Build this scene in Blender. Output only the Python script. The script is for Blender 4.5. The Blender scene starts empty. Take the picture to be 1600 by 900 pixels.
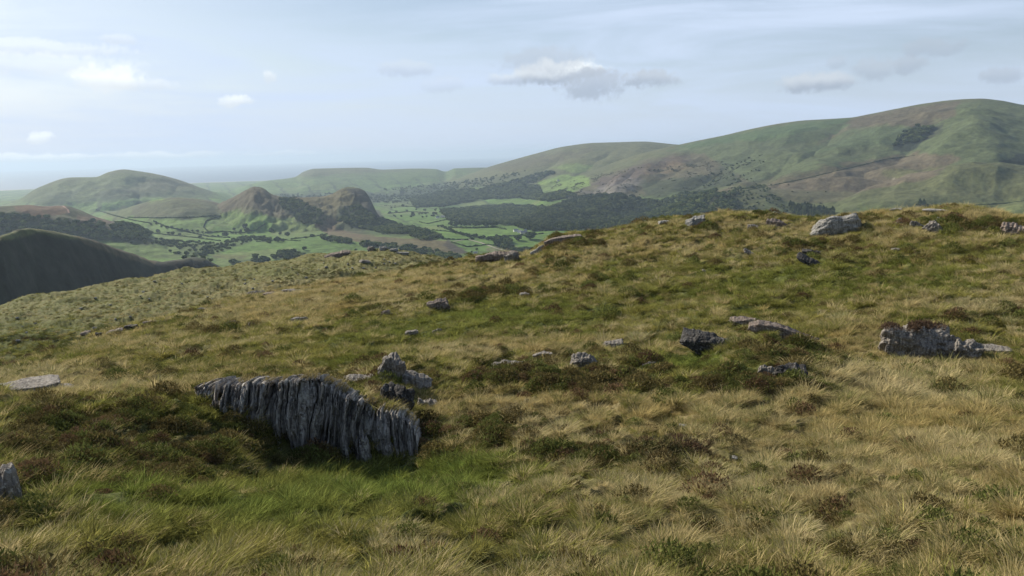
import bpy, math, random
import numpy as np
from mathutils import Matrix, Vector

# ------------------------------------------------------------------ camera, sky, sun, exposure
CZ = 310.0                      # eye height above the sea, metres
FOC = 1200.0                    # focal length in pixels of a 1600 x 900 picture
PITCH = math.atan(210 / FOC)    # looking down
ROLL = math.radians(1.5)
SUN_AZ = -52.0                  # degrees right of the view direction
SUN_EL = 33.0
scene = bpy.context.scene
cam_d = bpy.data.cameras.new('camera')
cam = bpy.data.objects.new('camera', cam_d)
scene.collection.objects.link(cam)
scene.camera = cam
cam_d.sensor_width = 36.0
cam_d.lens = 36.0 * FOC / 1600.0
cam_d.clip_start = 0.3
cam_d.clip_end = 200000.0
cp, sp = math.cos(PITCH), math.sin(PITCH)
Fv = np.array([0.0, cp, -sp]); U0 = np.array([0.0, sp, cp]); R0 = np.array([1.0, 0.0, 0.0])
Rv = math.cos(ROLL) * R0 - math.sin(ROLL) * U0
Uv = math.sin(ROLL) * R0 + math.cos(ROLL) * U0
M = Matrix(((Rv[0], Uv[0], -Fv[0], 0), (Rv[1], Uv[1], -Fv[1], 0), (Rv[2], Uv[2], -Fv[2], CZ), (0, 0, 0, 1)))
cam.matrix_world = M

scene.view_settings.view_transform = 'Standard'
scene.view_settings.look = 'None'
scene.view_settings.gamma = 1.0
scene.view_settings.use_curve_mapping = False
scene.view_settings.exposure = 0.36
try:
    scene.cycles.use_denoising = True
    scene.cycles.volume_bounces = 0
    scene.cycles.max_bounces = 4
    scene.cycles.diffuse_bounces = 2
    scene.cycles.transmission_bounces = 2
    scene.cycles.transparent_max_bounces = 8
    scene.cycles.caustics_reflective = False
    scene.cycles.caustics_refractive = False
except Exception:
    pass

sun_d = bpy.data.lights.new('sun', 'SUN')
sun = bpy.data.objects.new('sun', sun_d)
scene.collection.objects.link(sun)
sun_d.energy = 5.0
sun_d.angle = math.radians(0.55)
sun_d.color = (1.0, 0.91, 0.76)
sa, se = math.radians(SUN_AZ), math.radians(SUN_EL)
SUNV = Vector((math.sin(sa) * math.cos(se), math.cos(sa) * math.cos(se), math.sin(se)))
sun.rotation_euler = SUNV.to_track_quat('Z', 'Y').to_euler()
sun.location = (0, 0, CZ + 100)


def N(nt, typ, **kw):
    n = nt.nodes.new(typ)
    for k, v in kw.items():
        if k.startswith('i_'):
            key = k[2:]
            n.inputs[int(key) if key.isdigit() else key.replace('_', ' ')].default_value = v
        else:
            setattr(n, k, v)
    return n


def mathn(nt, op, a, b=None, c=None, clamp=False):
    n = nt.nodes.new('ShaderNodeMath'); n.operation = op; n.use_clamp = clamp
    for i, v in enumerate((a, b, c)):
        if v is None: continue
        if isinstance(v, (int, float)): n.inputs[i].default_value = v
        else: nt.links.new(v, n.inputs[i])
    return n.outputs[0]


def maprange(nt, v, a, b, c=0.0, d=1.0, smooth=True):
    n = nt.nodes.new('ShaderNodeMapRange')
    if smooth: n.interpolation_type = 'SMOOTHSTEP'
    nt.links.new(v, n.inputs[0])
    for i, q in zip((1, 2, 3, 4), (a, b, c, d)): n.inputs[i].default_value = q
    return n.outputs[0]


def mixc(nt, f, a, b, blend='MIX'):
    n = nt.nodes.new('ShaderNodeMix'); n.data_type = 'RGBA'; n.blend_type = blend
    for s, v in ((n.inputs[0], f), (n.inputs[6], a), (n.inputs[7], b)):
        if isinstance(v, (int, float)): s.default_value = v
        elif isinstance(v, tuple): s.default_value = (v[0], v[1], v[2], 1)
        else: nt.links.new(v, s)
    return n.outputs[2]


def pix_dir(px, py):
    px = np.asarray(px, float); py = np.asarray(py, float)
    v = (Fv * FOC + Rv * (px[..., None] - 800) + Uv * (450 - py[..., None]))
    return v / np.linalg.norm(v, axis=-1, keepdims=True)


def build_world():
    w = bpy.data.worlds.new('World'); scene.world = w; w.use_nodes = True
    nt = w.node_tree; nt.nodes.clear()
    sky = N(nt, 'ShaderNodeTexSky', sky_type='NISHITA', sun_disc=False)
    sky.sun_elevation = se; sky.sun_rotation = sa
    sky.altitude = 300; sky.air_density = 1.0; sky.dust_density = 1.2; sky.ozone_density = 1.0
    tc = N(nt, 'ShaderNodeTexCoord')
    sep = N(nt, 'ShaderNodeSeparateXYZ'); nt.links.new(tc.outputs['Generated'], sep.inputs[0])
    L = nt.links
    # thin high veil, drawn out sideways
    mp = N(nt, 'ShaderNodeMapping'); L.new(tc.outputs['Generated'], mp.inputs[0])
    mp.inputs['Scale'].default_value = (1.1, 1.1, 9.0)
    mp.inputs['Rotation'].default_value = (0, math.radians(6), 0)
    nz = N(nt, 'ShaderNodeTexNoise', i_Scale=2.2, i_Detail=7.0, i_Roughness=0.55, i_Distortion=0.6); L.new(mp.outputs[0], nz.inputs[0])
    veil = maprange(nt, nz.outputs[0], 0.32, 0.72, 0.22, 0.98)
    # the veil thins out overhead
    thin = maprange(nt, sep.outputs['Z'], 0.18, 0.55, 1.0, 0.15)
    col = mixc(nt, mathn(nt, 'MULTIPLY', veil, thin), sky.outputs[0], VEIL)
    low = maprange(nt, sep.outputs['Z'], 0.0, 0.16, 0.80, 0.0)
    col = mixc(nt, low, col, (6.3, 7.5, 9.6))
    fn = N(nt, 'ShaderNodeTexNoise', i_Scale=70.0, i_Detail=8.0, i_Roughness=0.68); L.new(tc.outputs['Generated'], fn.inputs[0])
    # heaped clouds, each one at its own bearing and height
    wn = N(nt, 'ShaderNodeTexNoise', i_Scale=26.0, i_Detail=6.0, i_Roughness=0.62); L.new(tc.outputs['Generated'], wn.inputs[0])
    off = N(nt, 'ShaderNodeVectorMath', operation='SUBTRACT'); L.new(wn.outputs['Color'], off.inputs[0]); off.inputs[1].default_value = (.5, .5, .5)
    sc = N(nt, 'ShaderNodeVectorMath', operation='MULTIPLY'); L.new(off.outputs[0], sc.inputs[0]); sc.inputs[1].default_value = (0.034, 0.034, 0.016)
    wp = N(nt, 'ShaderNodeVectorMath', operation='ADD'); L.new(tc.outputs['Generated'], wp.inputs[0]); L.new(sc.outputs[0], wp.inputs[1])
    # (px, py, half width, half height, brightness, opacity)
    CL = [(872, 112, 62, 15, 1.0, .95), (850, 94, 60, 17, .2, .5), (925, 132, 46, 19, .15, .8), (815, 122, 48, 9, .6, .6),
          (1018, 123, 34, 12, .25, .85), (1280, 129, 46, 12, .40, .9), (1368, 107, 24, 12, .2, .55), (1420, 100, 17, 10, .15, .6),
          (1312, 98, 14, 7, .2, .35), (1458, 74, 30, 11, .15, .5), (1562, 117, 24, 9, .15, .6), (172, 123, 40, 15, 1.15, .9),
          (215, 132, 40, 9, .9, .45), (365, 156, 26, 8, 1.0, .7), (424, 120, 10, 9, .9, .55), (62, 215, 16, 7, 1.1, .75),
          (20, 247, 60, 6, 1.0, .8), (110, 246, 50, 4, 1.0, .6), (225, 243, 50, 5, .95, .6), (310, 241, 40, 4, .9, .45), (440, 240, 50, 3, .9, .3),
          (50, 74, 100, 9, 1.1, .45), (30, 98, 130, 12, 1.1, .38), (190, 62, 22, 6, .9, .35), (632, 106, 36, 10, .55, .35), (690, 132, 26, 10, .5, .22)]
    for px, py, hw, hh, br, op in CL:
        c = pix_dir(px, py)
        rt = np.cross(c, (0, 0, 1)); rt /= np.linalg.norm(rt); up = np.cross(rt, c)
        d = N(nt, 'ShaderNodeVectorMath', operation='SUBTRACT'); L.new(wp.outputs[0], d.inputs[0]); d.inputs[1].default_value = tuple(c)
        def dot(v, k):
            n = N(nt, 'ShaderNodeVectorMath', operation='DOT_PRODUCT'); L.new(d.outputs[0], n.inputs[0]); n.inputs[1].default_value = tuple(np.array(v) * k); return n.outputs['Value']
        a = dot(rt, FOC / (hw * 1.25)); b = dot(up, FOC / (hh * 1.35))
        r2 = mathn(nt, 'ADD', mathn(nt, 'MULTIPLY', a, a), mathn(nt, 'MULTIPLY', b, b))
        r2 = mathn(nt, 'ADD', r2, mathn(nt, 'MULTIPLY', mathn(nt, 'SUBTRACT', fn.outputs[0], 0.5), 2.6))
        m = maprange(nt, r2, 0.25, 1.15, op, 0.0)
        top = maprange(nt, b, -0.6, 0.5, 0.6 if br > .85 and px < 500 else 0.0, 1.0)
        cc = mixc(nt, mathn(nt, 'MULTIPLY', top, br, clamp=True), CLOUD_LO, CLOUD_HI)
        col = mixc(nt, m, col, cc)
    bg = N(nt, 'ShaderNodeBackground', i_Strength=SKY_STR); L.new(col, bg.inputs[0])
    out = N(nt, 'ShaderNodeOutputWorld'); L.new(bg.outputs[0], out.inputs[0])


SKY_STR = 0.079
VEIL = (6.7, 7.9, 9.9)
CLOUD_LO = (4.1, 4.8, 5.9)
CLOUD_HI = (10.5, 11.0, 11.2)
build_world()

# ------------------------------------------------------------------ numpy helpers
rng = np.random.default_rng(7)
random.seed(7)
_perm = np.random.default_rng(3).permutation(512).astype(np.int64)
_ga = np.random.default_rng(4).random(512) * 2 * np.pi
_GX, _GY = np.cos(_ga), np.sin(_ga)


def _h(ix, iy):
    return _perm[(ix + _perm[iy & 511]) & 511]


def pn(x, y):
    x = np.asarray(x, float); y = np.asarray(y, float)
    ix = np.floor(x).astype(np.int64); iy = np.floor(y).astype(np.int64)
    fx = x - ix; fy = y - iy
    u = fx * fx * fx * (fx * (fx * 6 - 15) + 10); v = fy * fy * fy * (fy * (fy * 6 - 15) + 10)
    def g(i, j):
        h = _h((ix + i) & 511, iy + j); return _GX[h] * (fx - i) + _GY[h] * (fy - j)
    a = g(0, 0); b = g(1, 0); c = g(0, 1); d = g(1, 1)
    return ((a + u * (b - a)) * (1 - v) + (c + u * (d - c)) * v) * 1.5


def fbm(x, y, octv=4, gain=0.5):
    s = 0; a = 1.0; t = 0
    for k in range(octv):
        s = s + a * pn(x * 2 ** k + 17.3 * k, y * 2 ** k - 9.1 * k); t += a; a *= gain
    return s / t


def ridged(x, y, octv=4, gain=0.5):
    s = 0; a = 1.0; t = 0
    for k in range(octv):
        s = s + a * (1 - np.abs(pn(x * 2 ** k + 5.3 * k, y * 2 ** k - 3.1 * k)) * 2); t += a; a *= gain
    return s / t


def sstep(a, b, x):
    t = np.clip((x - a) / (b - a), 0, 1); return t * t * (3 - 2 * t)


def pchip(xk, yk, x):
    xk = np.asarray(xk, float); yk = np.asarray(yk, float)
    h = np.diff(xk); dl = np.diff(yk) / h
    m = np.zeros_like(yk)
    w1 = 2 * h[1:] + h[:-1]; w2 = h[1:] + 2 * h[:-1]
    ok = (dl[1:] * dl[:-1]) > 0
    with np.errstate(divide='ignore', invalid='ignore'):
        mm = (w1 + w2) / (w1 / dl[:-1] + w2 / dl[1:])
    m[1:-1] = np.where(ok, mm, 0.0)
    m[0] = dl[0]; m[-1] = dl[-1]
    xc = np.clip(x, xk[0], xk[-1])
    i = np.clip(np.searchsorted(xk, xc, side='right') - 1, 0, len(h) - 1)
    t = (xc - xk[i]) / h[i]
    return ((1 + 2 * t) * (1 - t) ** 2 * yk[i] + t * (1 - t) ** 2 * h[i] * m[i] + t * t * (3 - 2 * t) * yk[i + 1] + t * t * (t - 1) * h[i] * m[i + 1])


def azel(px, py):
    v = pix_dir(px, py)
    return np.arctan2(v[..., 0], v[..., 1]), v[..., 2] / np.hypot(v[..., 0], v[..., 1])


def crest(pts):
    p = np.array(pts, float)
    a, t = azel(p[:, 0], p[:, 1])
    z = CZ + t * p[:, 2]
    o = np.argsort(a)
    return a[o], p[o, 2], z[o]


def project(x, y, z):
    dx, dy, dz = x, y, z - CZ
    zc = dx * Fv[0] + dy * Fv[1] + dz * Fv[2]
    zc = np.where(np.abs(zc) < 1e-3, 1e-3, zc)
    px = 800 + FOC * (dx * Rv[0] + dy * Rv[1] + dz * Rv[2]) / zc
    py = 450 - FOC * (dx * Uv[0] + dy * Uv[1] + dz * Uv[2]) / zc
    bad = zc <= 0
    return np.where(bad, -9999, px), np.where(bad, -9999, py)


def az_of(px, py=400):
    return float(azel(np.array([px]), np.array([py]))[0][0])


# ------------------------------------------------------------------ far land: a height function made of hills
def smax(a, b, k):
    h = np.clip(0.5 + 0.5 * (a - b) / k, 0, 1)
    return b + (a - b) * h + k * h * (1 - h)


HILLS = [
    # name-label, crest (px, py, distance), front width, foot height, back width, roundness, relief
    ('broad green hill on the far left with a low pointed top', [(-300, 330, 5800), (-40, 322, 5800), (20, 316, 5800), (60, 293, 5800), (112, 277, 5800), (148, 276.5, 5800), (172, 268, 5800), (192, 264.5, 5800), (215, 267, 5800), (245, 272, 5800), (280, 281, 5800), (320, 296, 5800), (345, 306, 5700), (375, 322, 5600), (420, 350, 5600)], 900, 50, 1400, .25, 1.0),
    ('low green coastal hills before the sea', [(300, 345, 8000), (380, 292, 8200), (415, 283, 8200), (460, 277, 8200), (475, 268, 8200), (492, 263.5, 8200), (530, 262.5, 8200), (570, 262, 8200), (600, 265, 8200), (640, 263.5, 8200), (680, 264, 8200), (696, 268, 8200), (712, 263, 8000), (745, 262, 8000), (790, 262, 8000), (900, 275, 8000)], 2000, 10, 1500, .3, .8),
    ('long smooth moorland hill behind the valley', [(560, 330, 7200), (640, 305, 7200), (690, 287, 7200), (720, 276, 7200), (745, 268, 7200), (760, 262, 7200), (800, 250, 7000), (840, 239, 6800), (880, 229, 6600), (930, 223, 6500), (1000, 221, 6400), (1050, 225, 6400), (1120, 232, 6200), (1250, 250, 6200), (1500, 260, 6200)], 2600, 20, 1500, .3, 1.0),
    ('craggy bracken covered hill in front of the moorland', [(800, 372, 3300), (850, 345, 3400), (900, 318, 3600), (940, 296, 3750), (965, 272, 3900), (1010, 252, 4100), (1040, 242, 4250), (1075, 234, 4300), (1120, 238, 4300), (1180, 250, 4300), (1260, 275, 4300), (1400, 300, 4300)], 1100, 30, 900, .22, 1.5),
    ('high rounded green and brown hill on the right', [(600, 420, 5300), (750, 340, 5300), (850, 288, 5300), (930, 262, 5200), (1000, 240, 5100), (1060, 226, 5000), (1090, 219.5, 4950), (1130, 211.5, 4900), (1180, 200, 4800), (1225, 192, 4750), (1260, 188, 4700), (1325, 184, 4600), (1360, 178, 4600), (1400, 170, 4550), (1450, 161, 4500), (1490, 156.5, 4450), (1530, 154.5, 4400), (1560, 157, 4400), (1600, 164, 4400), (1680, 172, 4400), (1900, 190, 4400)], 2150, 70, 1500, .3, 1.2),
    ('low spur with scrub below the high hill', [(880, 395, 2500), (960, 358, 2650), (1040, 330, 2700), (1090, 308, 2800), (1150, 291, 2900), (1210, 293, 2900), (1300, 300, 2900), (1420, 312, 2900), (1600, 330, 2900), (1800, 345, 2900)], 650, 20, 700, .3, 1.0),
    ('small brown knoll between the green pastures', [(120, 352, 4000), (170, 336, 3900), (215, 320, 3750), (245, 312, 3650), (270, 308.5, 3600), (300, 310, 3550), (330, 315, 3500), (370, 330, 3500), (400, 350, 3500)], 650, 60, 700, .3, 1.0),
    ('rocky ridge ending in a steep domed crag above the valley', [(300, 345, 3500), (335, 322, 3450), (365, 307, 3400), (385, 296, 3320), (397, 291, 3300), (410, 293, 3300), (425, 303, 3280), (450, 309, 3220), (475, 308, 3200), (500, 307, 3200), (520, 302, 3200), (532, 295, 3200), (545, 291.5, 3200), (558, 293, 3200), (568, 297, 3190), (576, 306, 3170), (583, 320, 3150), (589, 334, 3110), (596, 345, 3040), (604, 348, 3000), (625, 351, 2900), (650, 357, 2780), (668, 369, 2700), (700, 375, 2560), (716, 380, 2500), (724, 386, 2440), (735, 397, 2370), (748, 412, 2300)], 640, 25, 420, .2, 1.6),
    ('wooded hill with rust brown bracken on the left', [(-300, 330, 2600), (-50, 324, 2600), (0, 322, 2600), (40, 320, 2600), (70, 322, 2600), (100, 321, 2600), (120, 326, 2600), (150, 339, 2560), (190, 350, 2520), (215, 358, 2480), (240, 372, 2400), (262, 388, 2300)], 420, 50, 600, .3, 1.0),
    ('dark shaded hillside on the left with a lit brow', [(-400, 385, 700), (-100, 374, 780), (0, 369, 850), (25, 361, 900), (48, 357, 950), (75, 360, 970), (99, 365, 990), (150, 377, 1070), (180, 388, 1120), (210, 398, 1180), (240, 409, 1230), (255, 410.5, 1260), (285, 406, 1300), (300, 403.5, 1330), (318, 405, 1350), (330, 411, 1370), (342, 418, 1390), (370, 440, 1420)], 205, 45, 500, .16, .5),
]
HC = [(crest(h[1]),) + tuple(h[2:]) for h in HILLS]


def base_h(az, d):
    a0 = sstep(az_of(600), az_of(420), az)
    up = a0 * (48 * sstep(1200, 2300, d) - 40 * sstep(4200, 6500, d))
    r = sstep(az_of(830), az_of(1000), az) * 35 * sstep(1500, 3500, d) * (1 - sstep(5000, 8000, d))
    x, y = d * np.sin(az), d * np.cos(az)
    roll = fbm(x / 520, y / 520, 3) * (7 * a0 * sstep(900, 2000, d) * (1 - sstep(5000, 7000, d)) + 1.2) + fbm(x / 900 + 4, y / 900, 2) * 16 * sstep(5200, 7500, d) * (1 - sstep(9500, 11500, d))
    z = 10 + up + r + roll - 4 * sstep(9000, 11500, d) - 30 * sstep(11800, 13200, d)
    return z


def far_h(az, d):
    x, y = d * np.sin(az), d * np.cos(az)
    H = base_h(az, d)
    ident = np.zeros(H.shape, int)
    for k, ((ca, cd, cz), wf, zf, wb, rnd, rel) in enumerate(HC):
        dc = np.interp(az, ca, cd); zc = pchip(ca, cz, az)
        sc = wf / 3.0
        tt = np.where(d < dc, (dc - d) / wf, (d - dc) / wb)
        keep = sstep(0.0, 0.35, tt)
        n1 = fbm(x / sc + 3 * k, y / sc, 4)
        n2 = ridged(x / (sc * .8) + 7 * k, y / (sc * .8), 4)
        t = tt * (1 + 0.30 * keep * n1)
        P = 1 - (np.sqrt(t * t + rnd * rnd) - rnd) / (math.sqrt(1 + rnd * rnd) - rnd)
        relief = np.maximum(zc - zf, 0)
        z = zc - np.maximum(zc - zf, 25) * (1 - P) + keep * relief * rel * 0.085 * (n2 - 0.6) - np.minimum(relief, 60) * 0.015 * rel
        if k == 7:       # crags
            z = z + 16 * sstep(.02, .2, tt) * sstep(1.2, .6, tt) * (ridged(x / 75, y / 75, 4) - .35) + 3 * (ridged(x / 22, y / 22, 2) - .5)
        if k == 9:
            z = z + (ridged(x / 25, y / 25, 3) - .6) * 3 * sstep(0.02, .2, tt)
        if k == 9: z = z + 2.2 * fbm(x / 30, y / 30, 3)
        m = z > H
        H = smax(z, H, 3 + 10 * keep * min(1, sc / 200))
        ident = np.where(m, k + 1, ident)
    # a gully running down the high hill
    return H, ident


class Polar:
    """A height field on a fan of bearings and distances; every vertex is a real place on the ground."""
    def __init__(self, az, d, fn):
        self.az, self.ld, self.d = az, np.log(d), d
        A, D = np.meshgrid(az, d, indexing='ij')
        self.A, self.D = A, D
        self.H, self.I = fn(A, D)
        self.X, self.Y = D * np.sin(A), D * np.cos(A)
    def at(self, az, d):
        i = np.interp(az, self.az, np.arange(len(self.az))); j = np.interp(np.log(d), self.ld, np.arange(len(self.d)))
        i0 = np.clip(i.astype(int), 0, len(self.az) - 2); j0 = np.clip(j.astype(int), 0, len(self.d) - 2)
        u, v = i - i0, j - j0
        H = self.H
        return (H[i0, j0] * (1 - u) + H[i0 + 1, j0] * u) * (1 - v) + (H[i0, j0 + 1] * (1 - u) + H[i0 + 1, j0 + 1] * u) * v
    def hit(self, px, py):
        a, t = azel(np.array([px], float), np.array([py], float))
        d = np.exp(np.linspace(self.ld[0], self.ld[-1], 4000))
        h = self.at(np.full(d.shape, a[0]), d)
        below = (CZ + t[0] * d) <= h
        if not below.any(): return None
        k = int(np.argmax(below)); dd = d[k]
        return np.array([dd * math.sin(a[0]), dd * math.cos(a[0]), h[k]])


D2R = math.pi / 180
az_far = np.concatenate([np.linspace(-70, -37, 34)[:-1], np.linspace(-37, 37, 1300), np.linspace(37, 70, 34)[1:]]) * D2R
FAR = Polar(az_far, np.exp(np.linspace(math.log(330), math.log(13400), 900)), far_h)

# ------------------------------------------------------------------ near ground: stations from the feet to the brow
NEAR_ST = [  # each: list of (px, py or None, distance, z offset if py None)
    [(0, None, 1.2, -1.8), (1600, None, 1.2, -1.8)],
    [(0, None, 3.2, -2.3), (1600, None, 3.2, -2.3)],
    [(0, 905, 8.0, 0), (400, 905, 8.0, 0), (800, 905, 8.0, 0), (1200, 905, 8.0, 0), (1600, 905, 8.0, 0)],
    [(0, 800, 11.2, 0), (400, 810, 11.2, 0), (800, 800, 11.2, 0), (1200, 800, 11.0, 0), (1600, 800, 11.2, 0)],
    [(0, 700, 15.5, 0), (200, 705, 16, 0), (350, 712, 17, 0), (430, 712, 18.9, 0), (500, 714, 18.9, 0), (600, 724, 18.5, 0), (680, 715, 18, 0), (800, 700, 17, 0), (1000, 695, 16.5, 0), (1200, 690, 17, 0), (1400, 690, 17.5, 0), (1600, 690, 18, 0)],
    [(-300, 612, 24.5, 0), (0, 610, 24, 0), (200, 612, 22, 0), (330, 612, 21, 0), (400, 612, 20.2, 0), (480, 612, 20.2, 0), (560, 628, 19.9, 0), (620, 652, 19.6, 0), (660, 662, 20.5, 0), (720, 630, 22, 0), (800, 592, 25, 0), (900, 572, 27, 0), (1000, 556, 28, 0), (1070, 550, 29, 0), (1130, 535, 29, 0), (1180, 522, 29, 0), (1260, 545, 28, 0), (1330, 580, 27, 0), (1400, 600, 27, 0), (1600, 600, 28, 0), (1900, 600, 29, 0)],
    [(-300, None, 31, -10.0), (0, None, 31, -10.2), (300, None, 29, -9.4), (500, None, 29, -8.9), (620, 585, 25, 0), (720, 580, 27, 0), (800, None, 32, -9.2), (1000, None, 34, -9.3), (1180, None, 35, -9.0), (1330, 560, 33, 0), (1500, 560, 34, 0), (1600, 558, 34, 0), (1900, 558, 34, 0)],
    [(-300, None, 42, -12.3), (0, 598, 44, 0), (200, 565, 44, 0), (350, 562, 40, 0), (500, 560, 38, 0), (700, 535, 40, 0), (900, 512, 42, 0), (1100, 500, 42, 0), (1300, 485, 42, 0), (1500, 480, 42, 0), (1600, 480, 42, 0), (1900, 478, 42, 0)],
    [(-300, None, 48, -14.2), (0, 594, 49, 0), (150, 545, 56, 0), (350, 505, 58, 0), (550, 480, 58, 0), (800, 455, 58, 0), (1000, 430, 58, 0), (1200, 412, 56, 0), (1400, 405, 55, 0), (1600, 405, 54, 0), (1900, 405, 54, 0)],
    # brow of the near slope
    [(-300, 640, 50, 0), (-80, 612, 52, 0), (0, 588, 54, 0), (60, 564, 60, 0), (120, 540, 66, 0), (180, 519, 72, 0), (240, 504, 76, 0), (300, 490, 80, 0), (370, 469, 84, 0), (440, 456, 88, 0), (520, 440, 90, 0), (600, 428, 90, 0), (680, 414, 88, 0), (730, 408, 84, 0), (780, 400, 82, 0), (815, 399, 80, 0), (840, 391, 79, 0), (870, 374, 78, 0), (910, 367, 77, 0), (960, 360, 76, 0), (1000, 354, 75, 0), (1040, 348, 74, 0), (1080, 345, 73, 0), (1130, 338, 72, 0), (1180, 339, 71, 0), (1225, 346, 71, 0), (1265, 350, 70, 0), (1320, 342, 69, 0), (1380, 334, 68, 0), (1430, 329, 66, 0), (1480, 328, 66, 0), (1520, 331, 66, 0), (1560, 339, 66, 0), (1600, 347, 66, 0), (1900, 372, 66, 0)],
    [(-300, None, 78, -26), (0, None, 80, -24.5), (200, None, 92, -21), (400, None, 105, -20.5), (600, None, 110, -18.4), (700, None, 108, -16.5), (800, None, 105, -17), (1000, None, 105, -15), (1600, None, 100, -14), (1900, None, 100, -16)],
    [(-300, 560, 112, 0), (0, 525, 112, 0), (200, 480, 124, 0), (400, 443, 134, 0), (500, 425, 138, 0), (600, 414, 138, 0), (700, None, 135, -20), (850, None, 130, -28), (1200, None, 125, -24), (1900, None, 120, -26)],
    [(-300, 535, 150, 0), (-60, 494, 155, 0), (0, 481, 158, 0), (60, 466, 162, 0), (100, 459, 165, 0), (150, 449, 168, 0), (200, 438, 170, 0), (250, 430, 172, 0), (300, 424, 175, 0), (370, 414, 178, 0), (430, 408, 180, 0), (480, 401, 180, 0), (520, 395, 180, 0), (560, 394, 178, 0), (600, 393, 175, 0), (640, 397, 172, 0), (680, 403, 168, 0), (720, 411, 165, 0), (760, 418, 162, 0), (850, None, 160, -45), (1200, None, 150, -42), (1900, None, 140, -40)],
    [(-300, None, 240, -75), (300, None, 250, -78), (800, None, 250, -85), (1900, None, 240, -88)],
    [(-300, None, 520, -235), (1900, None, 520, -235)],
]


def near_base(A, D):
    az = A[:, 0]; ld = np.log(D[0])
    DS, ZS = [], []
    for st in NEAR_ST:
        a, d, z = [], [], []
        for px, py, dist, zo in st:
            if py is None: aa = az_of(px, 430); zz = zo
            else:
                q, t = azel(np.array([float(px)]), np.array([float(py)])); aa = float(q[0]); zz = float(t[0]) * dist
            a.append(aa); d.append(dist); z.append(zz)
        o = np.argsort(a); a = np.array(a)[o]; d = np.array(d)[o]; z = np.array(z)[o]
        if len(a) > 2:
            DS.append(pchip(a, d, az)); ZS.append(pchip(a, z, az))
        else:
            DS.append(np.interp(az, a, d)); ZS.append(np.interp(az, a, z))
    DS = np.array(DS); ZS = np.array(ZS)
    H = np.empty(A.shape)
    for i in range(len(az)):
        H[i] = pchip(np.log(DS[:, i]), ZS[:, i], ld)
    return H + CZ


def near_h(A, D):
    H = near_base(A, D)
    x, y = D * np.sin(A), D * np.cos(A)
    amp = sstep(3, 12, D)
    w = fbm(x / 2.5 + 9, y / 2.5, 2) * 0.8
    H += amp * (0.32 + .30 * sstep(30, 45, D)) * fbm(x / 6.5, y / 6.5, 3)
    hum = np.abs(pn(x / 1.5 + w, y / 1.5)) ; hum2 = np.abs(pn(x / .52 + w, y / .52 + 3))
    H += amp * (0.42 * (0.45 - hum * 1.4) * (0.55 + 0.45 * fbm(x / 9 + 3, y / 9, 2)) + 0.20 * (.4 - hum2 * 1.3))
    H += amp * sstep(100, 140, D) * 1.5 * fbm(x / 11 + 2, y / 11, 4)
    H += sstep(60, 110, D) * .5 * (ridged(x / 14, y / 5, 3) - .6)
    return H, np.zeros(H.shape, int)



def carve(P, lines):
    for pts, depth, wid, d0, d1 in lines:
        Q = [P.hit(*p) for p in pts]; Q = np.array([q for q in Q if q is not None and d0 < math.hypot(q[0], q[1]) < d1])
        if len(Q) < 2: continue
        m = (P.D > d0) & (P.D < d1) & (P.A > az_of(min(p[0] for p in pts) - 260, 250)) & (P.A < az_of(max(p[0] for p in pts) + 260, 250))
        X, Y = P.X[m], P.Y[m]; X = X + 30 * fbm(X / 150, Y / 150, 3); Y = Y + 30 * fbm(X / 150 + 9, Y / 150, 3); best = np.full(X.shape, 1e9); tt = np.zeros(X.shape)
        for i in range(len(Q) - 1):
            e = Q[i + 1, :2] - Q[i, :2]; t = np.clip(((X - Q[i, 0]) * e[0] + (Y - Q[i, 1]) * e[1]) / (e @ e), 0, 1)
            dd = np.hypot(X - Q[i, 0] - e[0] * t, Y - Q[i, 1] - e[1] * t); u = dd < best; best = np.where(u, dd, best); tt = np.where(u, (i + t) / (len(Q) - 1), tt)
        P.H[m] -= depth * np.exp(-(best / wid)) * sstep(-.05, .25, tt)


carve(FAR, [([(1325, 188), (1295, 212), (1270, 232), (1240, 246), (1215, 257), (1192, 275)], 38, 85, 3000, 5600),
            ([(1475, 190), (1450, 200), (1425, 216), (1400, 245), (1350, 262)], 34, 90, 3000, 5600), ([(1620, 225), (1590, 250), (1575, 290), (1540, 312)], 30, 90, 3000, 5600),
            ([(1130, 236), (1090, 250), (1050, 268), (1000, 290)], 20, 60, 2800, 5200), ([(1180, 232), (1150, 252), (1110, 275), (1080, 292)], 22, 60, 2800, 5200),
            ([(1150, 300), (1220, 284), (1290, 270), (1360, 258), (1440, 246)], 10, 30, 2600, 5600), ([(1290, 225), (1230, 250), (1190, 280), (1150, 292)], 12, 40, 2600, 5600),
            ([(1000, 262), (970, 280), (930, 305)], 22, 40, 2800, 5200), ([(960, 282), (930, 296), (905, 312)], 18, 35, 2800, 5200),
            ([(880, 240), (850, 262), (830, 285)], 26, 90, 4500, 7600), ([(960, 235), (925, 255), (890, 275)], 26, 90, 4500, 7600), ([(220, 275), (215, 295), (225, 312)], 26, 80, 4500, 6500), ([(120, 285), (110, 300), (118, 315)], 22, 80, 4500, 6500), ([(280, 285), (270, 300), (250, 315)], 22, 70, 4500, 6500)])
az_near = np.concatenate([np.linspace(-180, -50, 60)[:-1], np.linspace(-50, 50, 1750), np.linspace(50, 180, 60)[1:]]) * D2R
NEAR = Polar(az_near, np.exp(np.linspace(math.log(1.2), math.log(500), 1050)), near_h)

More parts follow.
